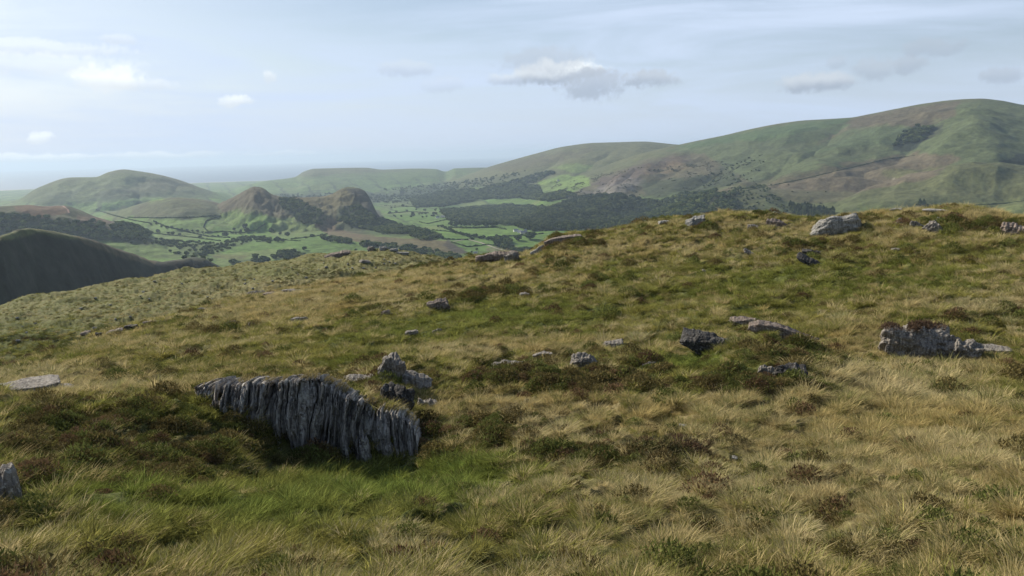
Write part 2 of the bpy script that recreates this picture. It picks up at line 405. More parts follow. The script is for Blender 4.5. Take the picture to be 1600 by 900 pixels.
# ------------------------------------------------------------------ colours of the land, with some shade painted in
GR = (0.116, 0.186, 0.042); GR2 = (0.132, 0.198, 0.046); GM = (0.082, 0.090, 0.042); GO = (0.12, 0.125, 0.05)
BR = (0.150, 0.110, 0.055); RU = (0.125, 0.078, 0.048); HE = (0.075, 0.056, 0.048); SC = (0.034, 0.050, 0.022)
RK = (0.17, 0.155, 0.145); ST = (0.30, 0.25, 0.15); HD = (0.045, 0.042, 0.026); WD = (0.028, 0.042, 0.020); SAND = (0.42, 0.40, 0.34)


def poly_sd(px, py, P):
    """signed distance to a polygon, negative inside"""
    P = np.array(P, float); n = len(P)
    d = np.full(px.shape, 1e9); ins = np.zeros(px.shape, bool)
    for i in range(n):
        a, b = P[i], P[(i + 1) % n]
        e = b - a; wx = px - a[0]; wy = py - a[1]
        t = np.clip((wx * e[0] + wy * e[1]) / max(e @ e, 1e-9), 0, 1)
        d = np.minimum(d, np.hypot(wx - e[0] * t, wy - e[1] * t))
        c = ((a[1] > py) != (b[1] > py))
        with np.errstate(divide='ignore', invalid='ignore'):
            xi = a[0] + (py - a[1]) * e[0] / (e[1] if e[1] != 0 else 1e-9)
        ins ^= c & (px < xi)
    return np.where(ins, -d, d)


# (polygon as seen in the photograph, colour, soft edge, nearest, farthest, strength, roughening)
ZONES = [
    # valley floor
    ([(560, 318), (1010, 312), (1010, 395), (700, 420), (600, 400)], GR, 3, 2000, 6500, 1, 1),
    ([(630, 305), (760, 318), (680, 322), (600, 322)], (.11, .11, .06), 5, 3500, 6500, .5, 3),
    ([(720, 352), (800, 357), (850, 362), (830, 372), (740, 368)], GR2, 2, 2000, 4500, .7, 1),
    ([(690, 362), (770, 380), (800, 392), (740, 396), (700, 378)], (.085, .135, .035), 2, 2000, 4500, .6, 1),
    ([(760, 388), (800, 382), (840, 394), (760, 402)], (.13, .12, .07), 3, 2000, 4500, .7, 2),
    # left hill
    ([(40, 300), (110, 280), (190, 268), (250, 274), (190, 300), (120, 318), (60, 320)], (0.095, 0.125, .045), 10, 4500, 7500, .8, 8),
    ([(150, 300), (170, 290), (240, 300), (330, 296), (345, 308), (300, 318), (240, 322), (140, 318)], SC, 6, 4500, 7500, .6, 8),
    ([(20, 312), (60, 298), (120, 300), (110, 320), (20, 322)], SC, 6, 4500, 7500, .35, 8),
    # pastures on the left
    ([(125, 322), (230, 308), (330, 318), (450, 330), (560, 380), (560, 420), (250, 440), (150, 378), (250, 372), (120, 330)], GR, 4, 1500, 5200, 1, 2),
    ([(200, 322), (235, 312), (215, 335), (180, 345), (160, 332)], GM, 4, 2500, 5200, .8, 6),
    ([(205, 325), (270, 309), (330, 312), (370, 330), (300, 340), (240, 340), (205, 340)], (0.075, .078, .042), 4, 2500, 5200, .9, 5),
    ([(290, 330), (330, 322), (345, 338), (300, 345), (255, 342)], SC, 4, 2500, 5200, .7, 6),
    ([(330, 312), (397, 291), (425, 303), (470, 308), (450, 330), (470, 345), (415, 338), (395, 320), (350, 332)], (.088, .070, .045), 4, 2500, 4500, .85, 6),
    ([(350, 335), (395, 328), (425, 340), (470, 352), (480, 372), (390, 382), (340, 360)], GR, 3, 2000, 4500, .9, 3),
    ([(345, 316), (397, 288), (430, 306), (470, 312), (462, 336), (425, 332), (395, 336), (358, 330)], (.080, .070, .042), 4, 2500, 4500, .85, 6),
    ([(455, 308), (540, 293), (575, 310), (600, 348), (560, 372), (500, 355), (470, 340)], (.095, .082, .042), 4, 2300, 4500, .85, 5),
    ([(432, 318), (460, 312), (500, 330), (520, 350), (480, 350), (450, 335)], (.030, .040, .022), 3, 2300, 4500, .95, 5),
    ([(530, 325), (560, 318), (590, 340), (600, 352), (560, 350), (525, 338)], SC, 3, 2300, 4500, .8, 5),
    ([(500, 335), (530, 345), (515, 365), (490, 352)], RU, 3, 2300, 4500, .8, 4),
    ([(535, 292), (575, 296), (605, 348), (640, 360), (575, 352), (560, 315)], (.038, .038, .032), 3, 2300, 4500, .9, 3),  # right face of the domed crag, its shade put into the colour
    ([(520, 350), (600, 345), (660, 358), (690, 375), (640, 370), (590, 372), (540, 362)], SC, 4, 2000, 4500, .75, 5),
    ([(490, 352), (560, 366), (640, 372), (700, 376), (735, 396), (680, 398), (600, 384), (520, 372)], (.110, .080, .050), 3, 1500, 4500, .85, 3),
    ([(700, 374), (738, 396), (718, 398), (690, 384)], (.05, .045, .038), 3, 1500, 4500, .85, 3),
    ([(330, 398), (395, 397), (380, 404), (335, 404)], (.12, .095, .055), 3, 1500, 4500, .6, 3),
    # wooded brown hill on the left
    ([(-50, 318), (120, 318), (245, 374), (230, 382), (120, 374), (-50, 372)], (.06, .065, .035), 4, 1800, 3300, .9, 4),
    ([(20, 322), (100, 320), (108, 335), (60, 338), (25, 330)], RU, 4, 1800, 3300, .9, 5),
    ([(120, 336), (170, 342), (230, 366), (180, 366), (120, 356)], (.11, .075, .05), 4, 1800, 3300, .8, 4),
    # dark shaded hillside
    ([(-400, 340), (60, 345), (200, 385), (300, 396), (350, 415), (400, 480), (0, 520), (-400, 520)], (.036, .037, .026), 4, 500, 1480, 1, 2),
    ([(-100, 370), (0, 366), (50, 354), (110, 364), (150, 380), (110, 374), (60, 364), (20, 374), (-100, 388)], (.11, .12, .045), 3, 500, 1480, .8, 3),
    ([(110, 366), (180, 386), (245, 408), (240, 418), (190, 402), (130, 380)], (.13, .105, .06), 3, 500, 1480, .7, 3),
    # far coastal land
    ([(300, 345), (420, 280), (700, 262), (760, 262), (700, 300), (620, 322), (480, 320), (400, 310)], (.085, .125, .04), 6, 5200, 12500, .9, 5),
    ([(410, 305), (540, 300), (640, 300), (600, 318), (470, 318)], SC, 5, 4500, 12500, .8, 8),
    ([(620, 300), (700, 286), (760, 290), (700, 302), (640, 312)], SC, 5, 4500, 12500, .7, 8),
    # smooth moor and its foot
    ([(690, 285), (760, 262), (930, 222), (1070, 225), (1000, 250), (900, 262), (820, 275), (720, 295)], (.095, .10, .042), 6, 4500, 8500, .9, 8),
    ([(760, 264), (840, 242), (930, 232), (880, 252), (800, 268)], (.075, .065, .04), 6, 4500, 8500, .6, 10),
    ([(740, 285), (860, 262), (960, 256), (900, 285), (840, 296), (760, 300)], GM, 6, 4000, 8500, .7, 8),
    # craggy bracken hill
    ([(860, 330), (905, 290), (960, 268), (1030, 244), (1120, 232), (1200, 240), (1180, 285), (1060, 300), (980, 312), (900, 312)], (.095, .085, .052), 5, 2500, 4800, .9, 8),
    ([(920, 288), (970, 268), (1050, 245), (1080, 250), (1020, 272), (960, 292)], (.085, .065, .055), 4, 2500, 4800, .85, 8),
    ([(930, 296), (985, 276), (1010, 284), (960, 306)], RK, 3, 2500, 4800, .55, 8),
    ([(905, 300), (945, 292), (955, 304), (930, 310)], RK, 3, 2500, 4800, .5, 7),
    ([(1000, 285), (1100, 275), (1160, 262), (1150, 292), (1080, 305), (1010, 308)], SC, 5, 2500, 4800, .75, 9),
    ([(1120, 255), (1200, 232), (1190, 262), (1160, 275), (1130, 270)], (.05, .06, .035), 5, 2500, 5300, .7, 9),
    ([(1000, 262), (1060, 248), (1080, 262), (1010, 275)], BR, 4, 2500, 4800, .5, 7),
    # high hill
    ([(1040, 236), (1130, 212), (1260, 188), (1600, 150), (1900, 160), (1900, 350), (1200, 330), (1180, 290), (1100, 240)], (0.080, .100, .046), 3, 3000, 6000, 1, 3),
    ([(1060, 228), (1180, 202), (1330, 184), (1310, 215), (1240, 225), (1150, 220), (1080, 232)], (0.062, .098, .038), 3, 3500, 6000, .9, 5),
    ([(1180, 225), (1290, 200), (1320, 190), (1300, 215), (1210, 245), (1170, 240)], (.06, .075, .035), 5, 3500, 6000, .7, 8),
    ([(1330, 184), (1500, 156), (1490, 180), (1440, 200), (1370, 196), (1290, 230), (1275, 226), (1320, 200)], (.098, .080, .054), 5, 3500, 6000, .85, 6),
    ([(1215, 268), (1260, 235), (1330, 200), (1420, 198), (1400, 225), (1360, 245), (1280, 262)], (0.066, .090, .042), 4, 3500, 6000, .85, 4),
    ([(1200, 285), (1330, 255), (1430, 238), (1500, 245), (1480, 262), (1430, 290), (1380, 320), (1290, 330), (1170, 320)], (.116, .095, .064), 5, 2700, 6000, .9, 7),
    ([(1150, 288), (1280, 262), (1380, 248), (1370, 255), (1250, 280), (1160, 298)], (.075, .072, .04), 3, 2700, 6000, .7, 8),
    ([(1300, 240), (1370, 232), (1372, 240), (1300, 244)], (.05, .06, .03), 2, 2700, 6000, .6, 6),
    ([(1402, 216), (1432, 198), (1458, 200), (1450, 212), (1432, 232), (1408, 240), (1394, 232)], (.022, .030, .022), 2.5, 3000, 6000, .95, 5),
    ([(1450, 202), (1478, 190), (1470, 205), (1440, 222)], (.05, .055, .035), 3, 3000, 6000, .8, 5),
    ([(1564, 252), (1600, 240), (1700, 236), (1700, 280), (1600, 288), (1560, 284), (1552, 268)], (.022, .030, .022), 3, 3000, 6000, .9, 5),
    ([(1500, 290), (1600, 286), (1700, 290), (1700, 312), (1590, 312), (1500, 306)], (.06, .075, .035), 5, 3000, 6000, .7, 7),
    ([(1394, 278), (1410, 284), (1406, 288), (1392, 282)], (.38, .34, .28), 1, 3000, 6000, .8, 3),
    ([(1380, 268), (1470, 258), (1540, 262), (1500, 285), (1420, 300)], (.105, .115, .045), 5, 3000, 6000, .7, 6),
    # low spur
    ([(1040, 340), (1090, 306), (1150, 288), (1200, 292), (1190, 345), (1060, 360)], (.095, .10, .045), 4, 2000, 3300, .9, 5),
    ([(1100, 305), (1145, 290), (1135, 312), (1110, 320)], (.115, .095, .065), 4, 2000, 3300, .7, 5),
    ([(1190, 295), (1340, 300), (1340, 350), (1190, 345)], GM, 4, 2000, 3300, .6, 5),
    ([(1230, 335), (1280, 332), (1290, 345), (1230, 348)], GR, 2, 2000, 3300, .7, 2),
    # fields on the wooded slope
    ([(840, 285), (880, 272), (920, 276), (922, 290), (890, 300), (855, 308), (850, 300)], GR2, 2, 2500, 8000, 1, 3),
    ([(712, 322), (760, 314), (805, 312), (800, 319), (750, 324), (714, 324)], GR2, 2, 2500, 8000, .9, 2),
    ([(826, 321), (845, 315), (872, 318), (866, 324), (832, 325)], GR2, 2, 2500, 8000, .9, 2),
    ([(860, 262), (900, 255), (930, 262), (900, 270)], GR2, 3, 3500, 8000, .6, 4),
]
# woods: (polygon, trees per hectare-ish weight, nearest, farthest, thinning 0..1)
WOODS = [
    ([(180, 368), (260, 375), (330, 381), (375, 372), (400, 369), (425, 374), (422, 380), (395, 376), (370, 387), (330, 399), (290, 392), (255, 384), (200, 380)], .9, 1500, 3600, .48),
    ([(250, 398), (300, 394), (345, 402), (330, 410), (270, 406)], .6, 1300, 2600, .5),
    ([(365, 408), (400, 402), (420, 408), (410, 416), (350, 422)], .5, 1200, 2600, .4),
    ([(424, 402), (440, 391), (470, 396), (474, 402), (452, 407), (430, 407)], .8, 1300, 2600, .3),
    ([(503, 372), (520, 373), (552, 379), (548, 382), (505, 376)], 1, 1500, 2800, .1),
    ([(560, 381), (590, 384), (625, 384), (660, 390), (720, 402), (710, 412), (680, 404), (640, 395), (600, 390), (565, 386)], 1, 1400, 2900, .15),
    ([(776, 372), (795, 372), (798, 388), (800, 392), (780, 388), (774, 384)], 1, 1800, 3200, .1),
    ([(800, 388), (830, 388), (838, 396), (800, 394)], .9, 1800, 3200, .25),
    ([(1232, 322), (1262, 324), (1304, 334), (1300, 344), (1252, 342), (1236, 334)], 1, 2000, 4200, .0),
    ([(1428, 322), (1462, 316), (1464, 328), (1432, 330)], 1, 2000, 4200, .0),
    ([(340, 358), (382, 346), (388, 356), (370, 366), (345, 366)], .35, 2000, 3600, .65),
    ([(832, 362), (800, 352), (830, 335), (880, 318), (905, 308), (960, 305), (1000, 312), (1040, 318), (1010, 340), (985, 362), (960, 372), (850, 372)], 1.0, 2300, 4600, .05),
    ([(700, 345), (690, 330), (740, 326), (800, 322), (860, 326), (900, 318), (850, 335), (800, 352), (740, 350)], 1.0, 2600, 5600, .05),
    ([(640, 312), (700, 300), (760, 296), (840, 292), (848, 306), (880, 300), (900, 306), (860, 316), (810, 310), (750, 312), (700, 322), (650, 325)], .9, 3000, 7000, .15),
    ([(750, 296), (800, 284), (850, 270), (870, 270), (840, 284), (800, 300)], .7, 3500, 7500, .35),
    ([(980, 345), (1020, 318), (1060, 304), (1120, 298), (1100, 318), (1060, 340), (1000, 352)], .6, 2400, 4600, .3),
    ([(1040, 345), (1075, 322), (1110, 306), (1150, 300), (1150, 330), (1100, 350), (1050, 350)], .8, 2200, 3400, .2),
    ([(1150, 292), (1190, 288), (1230, 310), (1240, 332), (1180, 340), (1148, 330)], .5, 2200, 3400, .5),
    ([(-40, 332), (60, 340), (120, 346), (200, 352), (232, 364), (222, 374), (160, 374), (60, 368), (-40, 366)], .8, 1800, 3200, .25),
    ([(185, 362), (205, 350), (235, 368), (225, 376), (190, 374)], 1, 1800, 3200, .05),
    ([(430, 312), (462, 312), (500, 330), (515, 352), (470, 350), (448, 330)], 1, 2400, 3600, .3),
    ([(530, 330), (560, 322), (590, 342), (620, 352), (660, 366), (600, 366), (560, 356), (525, 345)], 1, 2000, 3600, .3),
    ([(640, 356), (668, 362), (690, 372), (660, 376), (640, 370)], 1, 2000, 3600, .3),
    ([(410, 306), (520, 302), (600, 305), (640, 302), (640, 318), (560, 316), (470, 318)], .35, 5000, 9000, .5),
    ([(600, 296), (700, 286), (760, 278), (820, 268), (840, 262), (800, 280), (720, 300), (640, 312)], .35, 5000, 9000, .55),
    ([(1402, 216), (1432, 198), (1458, 200), (1450, 212), (1432, 232), (1408, 240), (1394, 232)], 1, 3500, 5500, .2),
    ([(1564, 252), (1600, 240), (1650, 240), (1650, 284), (1600, 288), (1560, 284), (1552, 268)], 1, 3500, 5500, .2),
    ([(1120, 262), (1190, 238), (1200, 262), (1150, 290), (1080, 296), (1100, 278)], .3, 3000, 5200, .6),
]


def lerp3(c, k, w):
    w = w[..., None]
    return c * (1 - w) + np.array(k) * w


def far_colour():
    X, Y, D, A, H = FAR.X, FAR.Y, FAR.D, FAR.A, FAR.H
    px, py = project(X, Y, H)
    n1 = fbm(X / 300, Y / 300, 4); n2 = fbm(X / 60 + 3, Y / 60, 4); n3 = fbm(X / 90 - 7, Y / 90 + 5, 3)
    C = np.empty(X.shape + (3,)); C[:] = GM
    C = lerp3(C, (.10, .11, .05), sstep(-.2, .4, n1))
    # patchwork of fields over the low ground
    low = (1 - sstep(60, 160, H)) * sstep(1500, 2200, D)
    fx = np.floor((X * .9 + Y * .35) / 190 + .25 * n1); fy = np.floor((Y * .9 - X * .35) / 260 + .2 * n3)
    hsh = ((_h(fx.astype(np.int64) & 511, fy.astype(np.int64)) % 7) / 7.0)
    C = lerp3(C, GR, low * .9)
    # parcels differ in crop and grazing only
    par = np.array([(.080, .150, .035), (.100, .165, .042), (.070, .125, .032), (.120, .150, .055), (.085, .155, .032), (.095, .135, .045), (.075, .14, .03)])
    pc = par[(hsh * 7).astype(int) % 7]
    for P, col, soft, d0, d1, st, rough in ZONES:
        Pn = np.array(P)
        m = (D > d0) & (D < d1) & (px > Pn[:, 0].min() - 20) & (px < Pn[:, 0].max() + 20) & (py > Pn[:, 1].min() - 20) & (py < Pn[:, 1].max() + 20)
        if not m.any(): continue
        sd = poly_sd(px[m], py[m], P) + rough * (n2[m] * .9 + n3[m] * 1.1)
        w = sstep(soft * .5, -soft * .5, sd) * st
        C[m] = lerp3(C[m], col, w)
    isg = sstep(.02, .06, C[..., 1] - C[..., 0]) * low
    C = C * (1 - .75 * isg[..., None]) + pc * (.75 * isg[..., None])
    # hedges between the far parcels, seen as lines of scrub
    gx = np.abs(((X * .9 + Y * .35) / 190 + .25 * n1) % 1 - .0); gx = np.minimum(gx, 1 - gx) * 190
    gy = np.abs(((Y * .9 - X * .35) / 260 + .2 * n3) % 1 - .0); gy = np.minimum(gy, 1 - gy) * 260
    hw = 5 + D / 700
    hedge = np.maximum(sstep(hw, hw * .4, gx), sstep(hw, hw * .4, gy)) * low * sstep(-.45, -.1, n2) * sstep(2600, 3600, D)
    C = lerp3(C, WD, hedge * .85)
    for P, wt, d0, d1, th in WOODS:
        Pn = np.array(P)
        m = (D > d0) & (D < d1) & (px > Pn[:, 0].min() - 8) & (px < Pn[:, 0].max() + 8) & (py > Pn[:, 1].min() - 8) & (py < Pn[:, 1].max() + 8)
        if not m.any(): continue
        sd = poly_sd(px[m], py[m], P) + 3 * n2[m]
        C[m] = lerp3(C[m], (.045, .06, .028), sstep(1, -2, sd) * (1 - th) * .8)
    # scrub and bare patches spotted over the moorland
    spots = sstep(.22, .5, fbm(X / 28 + 11, Y / 28, 3)) * (1 - low)
    C = lerp3(C, SC, spots * .30)
    C *= (1 + .22 * n2 + .12 * fbm(X / 12, Y / 12, 2))[..., None]
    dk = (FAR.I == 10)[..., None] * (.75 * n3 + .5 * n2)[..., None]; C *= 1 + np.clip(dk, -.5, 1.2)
    # beaches and a lagoon shore at the coast
    C = lerp3(C, SAND, sstep(11650, 11900, D + 150 * n1))
    return np.clip(C, .008, .6)


# soft patches on the near ground: (px, py, half width, half height, straw, green, heather)
PATCH = [
    (1450, 790, 330, 110, .9, -.4, -.3), (1250, 690, 330, 45, .8, -.3, -.2), (1520, 640, 160, 60, .5, -.1, 0), (1000, 640, 240, 26, .9, -.4, -.4), (780, 630, 120, 24, .7, -.3, -.2),
    (900, 780, 280, 70, .45, 0, 0), (620, 770, 210, 38, -.5, 1.2, -.6), (420, 800, 200, 45, -.35, .9, -.2), (300, 860, 260, 35, -.3, .4, .1), (700, 850, 200, 40, -.1, .4, .1), (180, 790, 120, 50, -.3, .8, -.2), (720, 740, 120, 20, -.4, 1.0, -.5),
    (300, 890, 300, 20, .25, .2, .2), (150, 700, 170, 80, -.35, .1, .9), (340, 700, 130, 70, -.4, .1, .9), (500, 730, 90, 25, -.3, .1, .7), (60, 625, 150, 22, .5, .3, -.5),
    (300, 640, 90, 25, -.1, .6, .2), (240, 606, 130, 9, 1.0, -.5, -.3), (1080, 705, 90, 22, -.4, -.1, .9), (870, 715, 110, 30, -.4, -.1, .9), (1200, 740, 130, 25, -.2, 0, .6),
    (750, 680, 80, 25, -.3, 0, .8), (960, 600, 330, 20, -.4, .1, .9), (820, 590, 120, 22, -.3, .1, .8), (1120, 590, 120, 26, -.4, .5, .6), (1090, 562, 40, 10, -1, 1.6, -.6), (1240, 560, 90, 22, 0, -.2, .9),
    (1380, 610, 110, 40, .7, -.1, .1), (1500, 600, 120, 25, .1, .4, .1), (1540, 500, 90, 14, .4, -.3, .8), (1540, 475, 130, 9, 1.2, -.6, -.6), (1330, 525, 60, 30, 1.0, -.3, -.5),
    (1150, 495, 220, 30, .25, .5, -.3), (1350, 440, 260, 35, .0, .8, -.3), (1100, 440, 200, 40, .15, .5, 0), (800, 500, 170, 35, -.2, .9, -.2), (640, 520, 110, 30, -.1, .8, -.2), (1250, 400, 140, 20, .1, .1, .4),
    (500, 545, 140, 30, -.1, .6, 0), (300, 545, 160, 30, .1, .4, .1), (720, 545, 120, 14, .9, -.3, -.3), (860, 540, 120, 12, .8, -.2, -.3), (80, 590, 140, 20, .8, -.1, 0), (200, 540, 120, 18, .7, 0, -.1),
    (560, 455, 190, 22, 1.1, -.5, -.4), (420, 490, 130, 20, .7, -.1, -.1), (760, 430, 110, 16, .8, -.3, -.1), (820, 458, 110, 9, -.3, 0, .9), (700, 468, 60, 9, -.4, .1, .9), (1000, 385, 150, 18, .7, -.2, 0),
    (1060, 425, 110, 14, -.1, .2, .5), (1010, 450, 60, 10, -.2, 0, .7), (950, 400, 120, 10, .2, 0, .3), (900, 378, 60, 9, -.3, -.2, 1.0), (1170, 350, 70, 8, .8, -.3, .1), (1110, 352, 40, 9, -.1, .1, .5),
    (1230, 362, 40, 7, 1.1, -.6, -.4), (1380, 336, 60, 5, 1.3, -.6, -.6), (1540, 336, 90, 7, 1.3, -.6, -.6), (1480, 350, 90, 8, -.2, 0, .9), (1380, 368, 70, 10, .6, 0, .2), (1560, 355, 60, 8, -.2, -.2, 1.0),
    (1500, 400, 160, 20, .2, .3, .1), (1580, 440, 80, 30, .7, 0, -.3), (1270, 385, 60, 8, -.3, -.1, .9), (250, 470, 260, 40, .25, .2, .1), (60, 520, 110, 20, -.2, .6, .2), (40, 545, 60, 20, -.2, .6, .3),
    (520, 430, 60, 8, -.3, -.2, 1.0), (470, 445, 80, 5, -.1, -.2, .9), (640, 405, 60, 6, .1, -.3, .7), (560, 405, 80, 10, .5, .2, -.2), (430, 425, 60, 12, .0, .4, .2), (640, 418, 80, 5, -.1, -.3, .9), (50, 532, 80, 4, -.5, -.2, 1.2),
]


def near_mix(X, Y, H):
    """straw / green / heather weights"""
    px, py = project(X, Y, H)
    D = np.hypot(X, Y)
    s = np.full(X.shape, .34); g = np.full(X.shape, .60); h = np.full(X.shape, -.10)
    jx = px + 26 * fbm(X / 1.9, Y / 1.9, 3) * np.clip(25 / D, .25, 1.5); jy = py + 14 * fbm(X / 1.9 + 50, Y / 1.9, 3) * np.clip(25 / D, .25, 1.5)
    for cx, cy, rx, ry, a, b, c in PATCH:
        q = ((jx - cx) / rx) ** 2 + ((jy - cy) / ry) ** 2
        w = np.exp(-q * 1.1)
        s += a * w; g += b * w; h += .78 * c * w
    h += sstep(95, 130, D) * (.75 * fbm(X / 6, Y / 3, 3) + .1)
    s += .75 * fbm(X / (.9), Y / .9, 3) + .55 * fbm(X / 3.1 + 5, Y / 3.1, 3) + .4 * fbm(X / 12, Y / 7, 3)
    g += .80 * fbm(X / .7 + 31, Y / .7, 3) + .45 * fbm(X / 4.2 + 15, Y / 4.2, 3)
    h += .50 * fbm(X / 1.1 + 61, Y / 1.1, 3) + .50 * fbm(X / 3.6 + 45, Y / 3.6, 3)
    e = np.exp(2.3 * np.stack([s, g, h], -1))
    e = e / e.sum(-1, keepdims=True)
    e[..., 2] *= .25 + .75 * sstep(.14, .34, e[..., 2])      # heather grows in patches, not as single plants
    return e / e.sum(-1, keepdims=True)


STRAW = np.array((0.38, 0.31, 0.150)); GREEN = np.array((0.15, 0.18, 0.046)); HEATH = np.array((0.110, 0.092, 0.042))


def near_colour():
    m = near_mix(NEAR.X, NEAR.Y, NEAR.H)
    C = m[..., :1] * STRAW * .75 + m[..., 1:2] * GREEN * .8 + m[..., 2:] * HEATH * .8
    far = sstep(100, 135, NEAR.D)[..., None]
    C = C * (.62 + .38 * far)      # peat and old thatch, darkened further to paint shade between the tufts
    C = C * (1 - far) + (C * .5 + np.array((.105, .110, .050)) * .5) * far
    C *= (1 + .25 * fbm(NEAR.X / .35, NEAR.Y / .35, 2))[..., None]
    return np.clip(C, .01, .6)


# ------------------------------------------------------------------ meshes
def tag(o, label=None, cat=None, group=None, kind=None):
    if label: o['label'] = label
    if cat: o['category'] = cat
    if group: o['group'] = group
    if kind: o['kind'] = kind
    return o


def link(o, parent=None):
    scene.collection.objects.link(o)
    if parent is not None: o.parent = parent
    return o


def np_mesh(name, V, Q, col=None, smooth=True):
    """mesh from vertex and face arrays (all faces with the same number of corners)"""
    me = bpy.data.meshes.new(name)
    V = np.asarray(V, np.float32); Q = np.asarray(Q, np.int32); k = Q.shape[1]
    me.vertices.add(len(V)); me.vertices.foreach_set('co', V.ravel())
    me.loops.add(Q.size); me.loops.foreach_set('vertex_index', Q.ravel())
    me.polygons.add(len(Q)); me.polygons.foreach_set('loop_start', np.arange(0, Q.size, k, dtype=np.int32))
    me.polygons.foreach_set('loop_total', np.full(len(Q), k, np.int32))
    me.update(calc_edges=True)
    me.polygons.foreach_set('use_smooth', np.full(len(Q), smooth))
    if col is not None:
        at = me.color_attributes.new('col', 'FLOAT_COLOR', 'POINT')
        c = np.ones((len(V), 4), np.float32); c[:, :3] = col
        at.data.foreach_set('color', c.ravel())
    return me


def grid_faces(na, nd):
    i, j = np.meshgrid(np.arange(na - 1), np.arange(nd - 1), indexing='ij')
    a = (i * nd + j).ravel(); b = a + nd
    return np.stack([a, b, b + 1, a + 1], 1)


def polar_object(name, P, C, faces, mat):
    used = np.unique(faces); remap = np.full(P.H.size, -1, np.int64); remap[used] = np.arange(len(used))
    V = np.stack([P.X.ravel()[used], P.Y.ravel()[used], P.H.ravel()[used]], 1)
    me = np_mesh(name, V, remap[faces], C.reshape(-1, 3)[used])
    # make faces point up
    me.materials.append(mat)
    o = bpy.data.objects.new(name, me); link(o)
    return o


def land_mat(name, near):
    m = bpy.data.materials.new(name); m.use_nodes = True; nt = m.node_tree; L = nt.links
    bs = nt.nodes['Principled BSDF']; bs.inputs['Roughness'].default_value = .95
    bs.inputs['Specular IOR Level'].default_value = .12
    at = N(nt, 'ShaderNodeAttribute', attribute_name='col')
    geo = N(nt, 'ShaderNodeNewGeometry')
    s = (2.5, 9.0, 40.0) if near else (.02, .06, .16)
    fac = None
    a = N(nt, 'ShaderNodeTexNoise', i_Scale=s[0], i_Detail=5.0, i_Roughness=.65); L.new(geo.outputs['Position'], a.inputs[0])
    b = N(nt, 'ShaderNodeTexNoise', i_Scale=s[1], i_Detail=5.0, i_Roughness=.7); L.new(geo.outputs['Position'], b.inputs[0])
    f1 = maprange(nt, a.outputs[0], .3, .7, .72 if near else .84, 1.3 if near else 1.18); f2 = maprange(nt, b.outputs[0], .3, .7, .7, 1.32)
    f = mathn(nt, 'MULTIPLY', f1, f2)
    cc = N(nt, 'ShaderNodeCombineColor')
    for k in range(3): L.new(f, cc.inputs[k])
    L.new(mixc(nt, 1.0, at.outputs['Color'], cc.outputs[0], 'MULTIPLY'), bs.inputs['Base Color'])
    bp = N(nt, 'ShaderNodeBump', i_Strength=.9 if near else .8, i_Distance=.06 if near else 5.0)
    L.new(b.outputs[0], bp.inputs['Height']); L.new(bp.outputs[0], bs.inputs['Normal'])
    return m


FC = far_colour()
ff = grid_faces(len(FAR.az), len(FAR.d))
fid = FAR.I.ravel()[ff[:, 0]]
mat_land = land_mat('moorland', False)
LAND_LABEL = 'green valley floor of hedged pastures between the hills and the sea'
for k in sorted(set(fid.tolist())):
    sel = ff[fid == k]
    if k == 0:
        o = polar_object('valley_floor', FAR, FC, sel, mat_land); tag(o, LAND_LABEL, 'valley', kind='structure')
    else:
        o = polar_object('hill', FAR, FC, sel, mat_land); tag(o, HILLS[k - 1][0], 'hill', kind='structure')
NC = near_colour()
mat_near = land_mat('moor ground', True)
o = polar_object('ground', NEAR, NC, grid_faces(len(NEAR.az), len(NEAR.d)), mat_near)
tag(o, 'tussocky moorland ground of the near slopes sloping down to the left', 'ground', kind='structure')

# sea
def disc(name, r, z, mat, n=128):
    V = [(0, 0, z)] + [(r * math.cos(2 * math.pi * i / n), r * math.sin(2 * math.pi * i / n), z) for i in range(n)]
    Q = [(0, 1 + i, 1 + (i + 1) % n) for i in range(n)]
    me = np_mesh(name, np.array(V), np.array(Q), smooth=False); me.materials.append(mat)
    return link(bpy.data.objects.new(name, me))


m = bpy.data.materials.new('sea water'); m.use_nodes = True
bs = m.node_tree.nodes['Principled BSDF']; bs.inputs['Base Color'].default_value = (.03, .06, .09, 1); bs.inputs['Roughness'].default_value = .35
nz = N(m.node_tree, 'ShaderNodeTexNoise', i_Scale=.004, i_Detail=6.0); g = N(m.node_tree, 'ShaderNodeNewGeometry'); m.node_tree.links.new(g.outputs['Position'], nz.inputs[0])
bp = N(m.node_tree, 'ShaderNodeBump', i_Strength=.5, i_Distance=20.0); m.node_tree.links.new(nz.outputs[0], bp.inputs['Height']); m.node_tree.links.new(bp.outputs[0], bs.inputs['Normal'])
tag(disc('sea', 60000, 0.0, m), 'pale hazy sea reaching to the horizon', 'sea', kind='structure')

# haze
def build_haze(density):
    r, z0, z1 = 61000.0, float(min(FAR.H.min(), 0)) - 1.0, float(FAR.H.max()) + 12.0
    V = [(x, y, z) for x in (-r, r) for y in (-r, r) for z in (z0, z1)]
    Q = [(0, 1, 3, 2), (4, 6, 7, 5), (0, 4, 5, 1), (2, 3, 7, 6), (0, 2, 6, 4), (1, 5, 7, 3)]
    me = np_mesh('haze', np.array(V), np.array(Q), smooth=False)
    hm = bpy.data.materials.new('haze'); hm.use_nodes = True; nt = hm.node_tree; nt.nodes.clear()
    out = N(nt, 'ShaderNodeOutputMaterial'); pv = N(nt, 'ShaderNodeVolumePrincipled')
    pv.inputs['Color'].default_value = (.64, .81, 1.0, 1); pv.inputs['Density'].default_value = density; pv.inputs['Anisotropy'].default_value = .25
    nt.links.new(pv.outputs[0], out.inputs['Volume'])
    me.materials.append(hm)
    tag(link(bpy.data.objects.new('haze', me)), 'pale blue haze fading the far hills', 'haze', kind='stuff')


build_haze(5.0e-5)


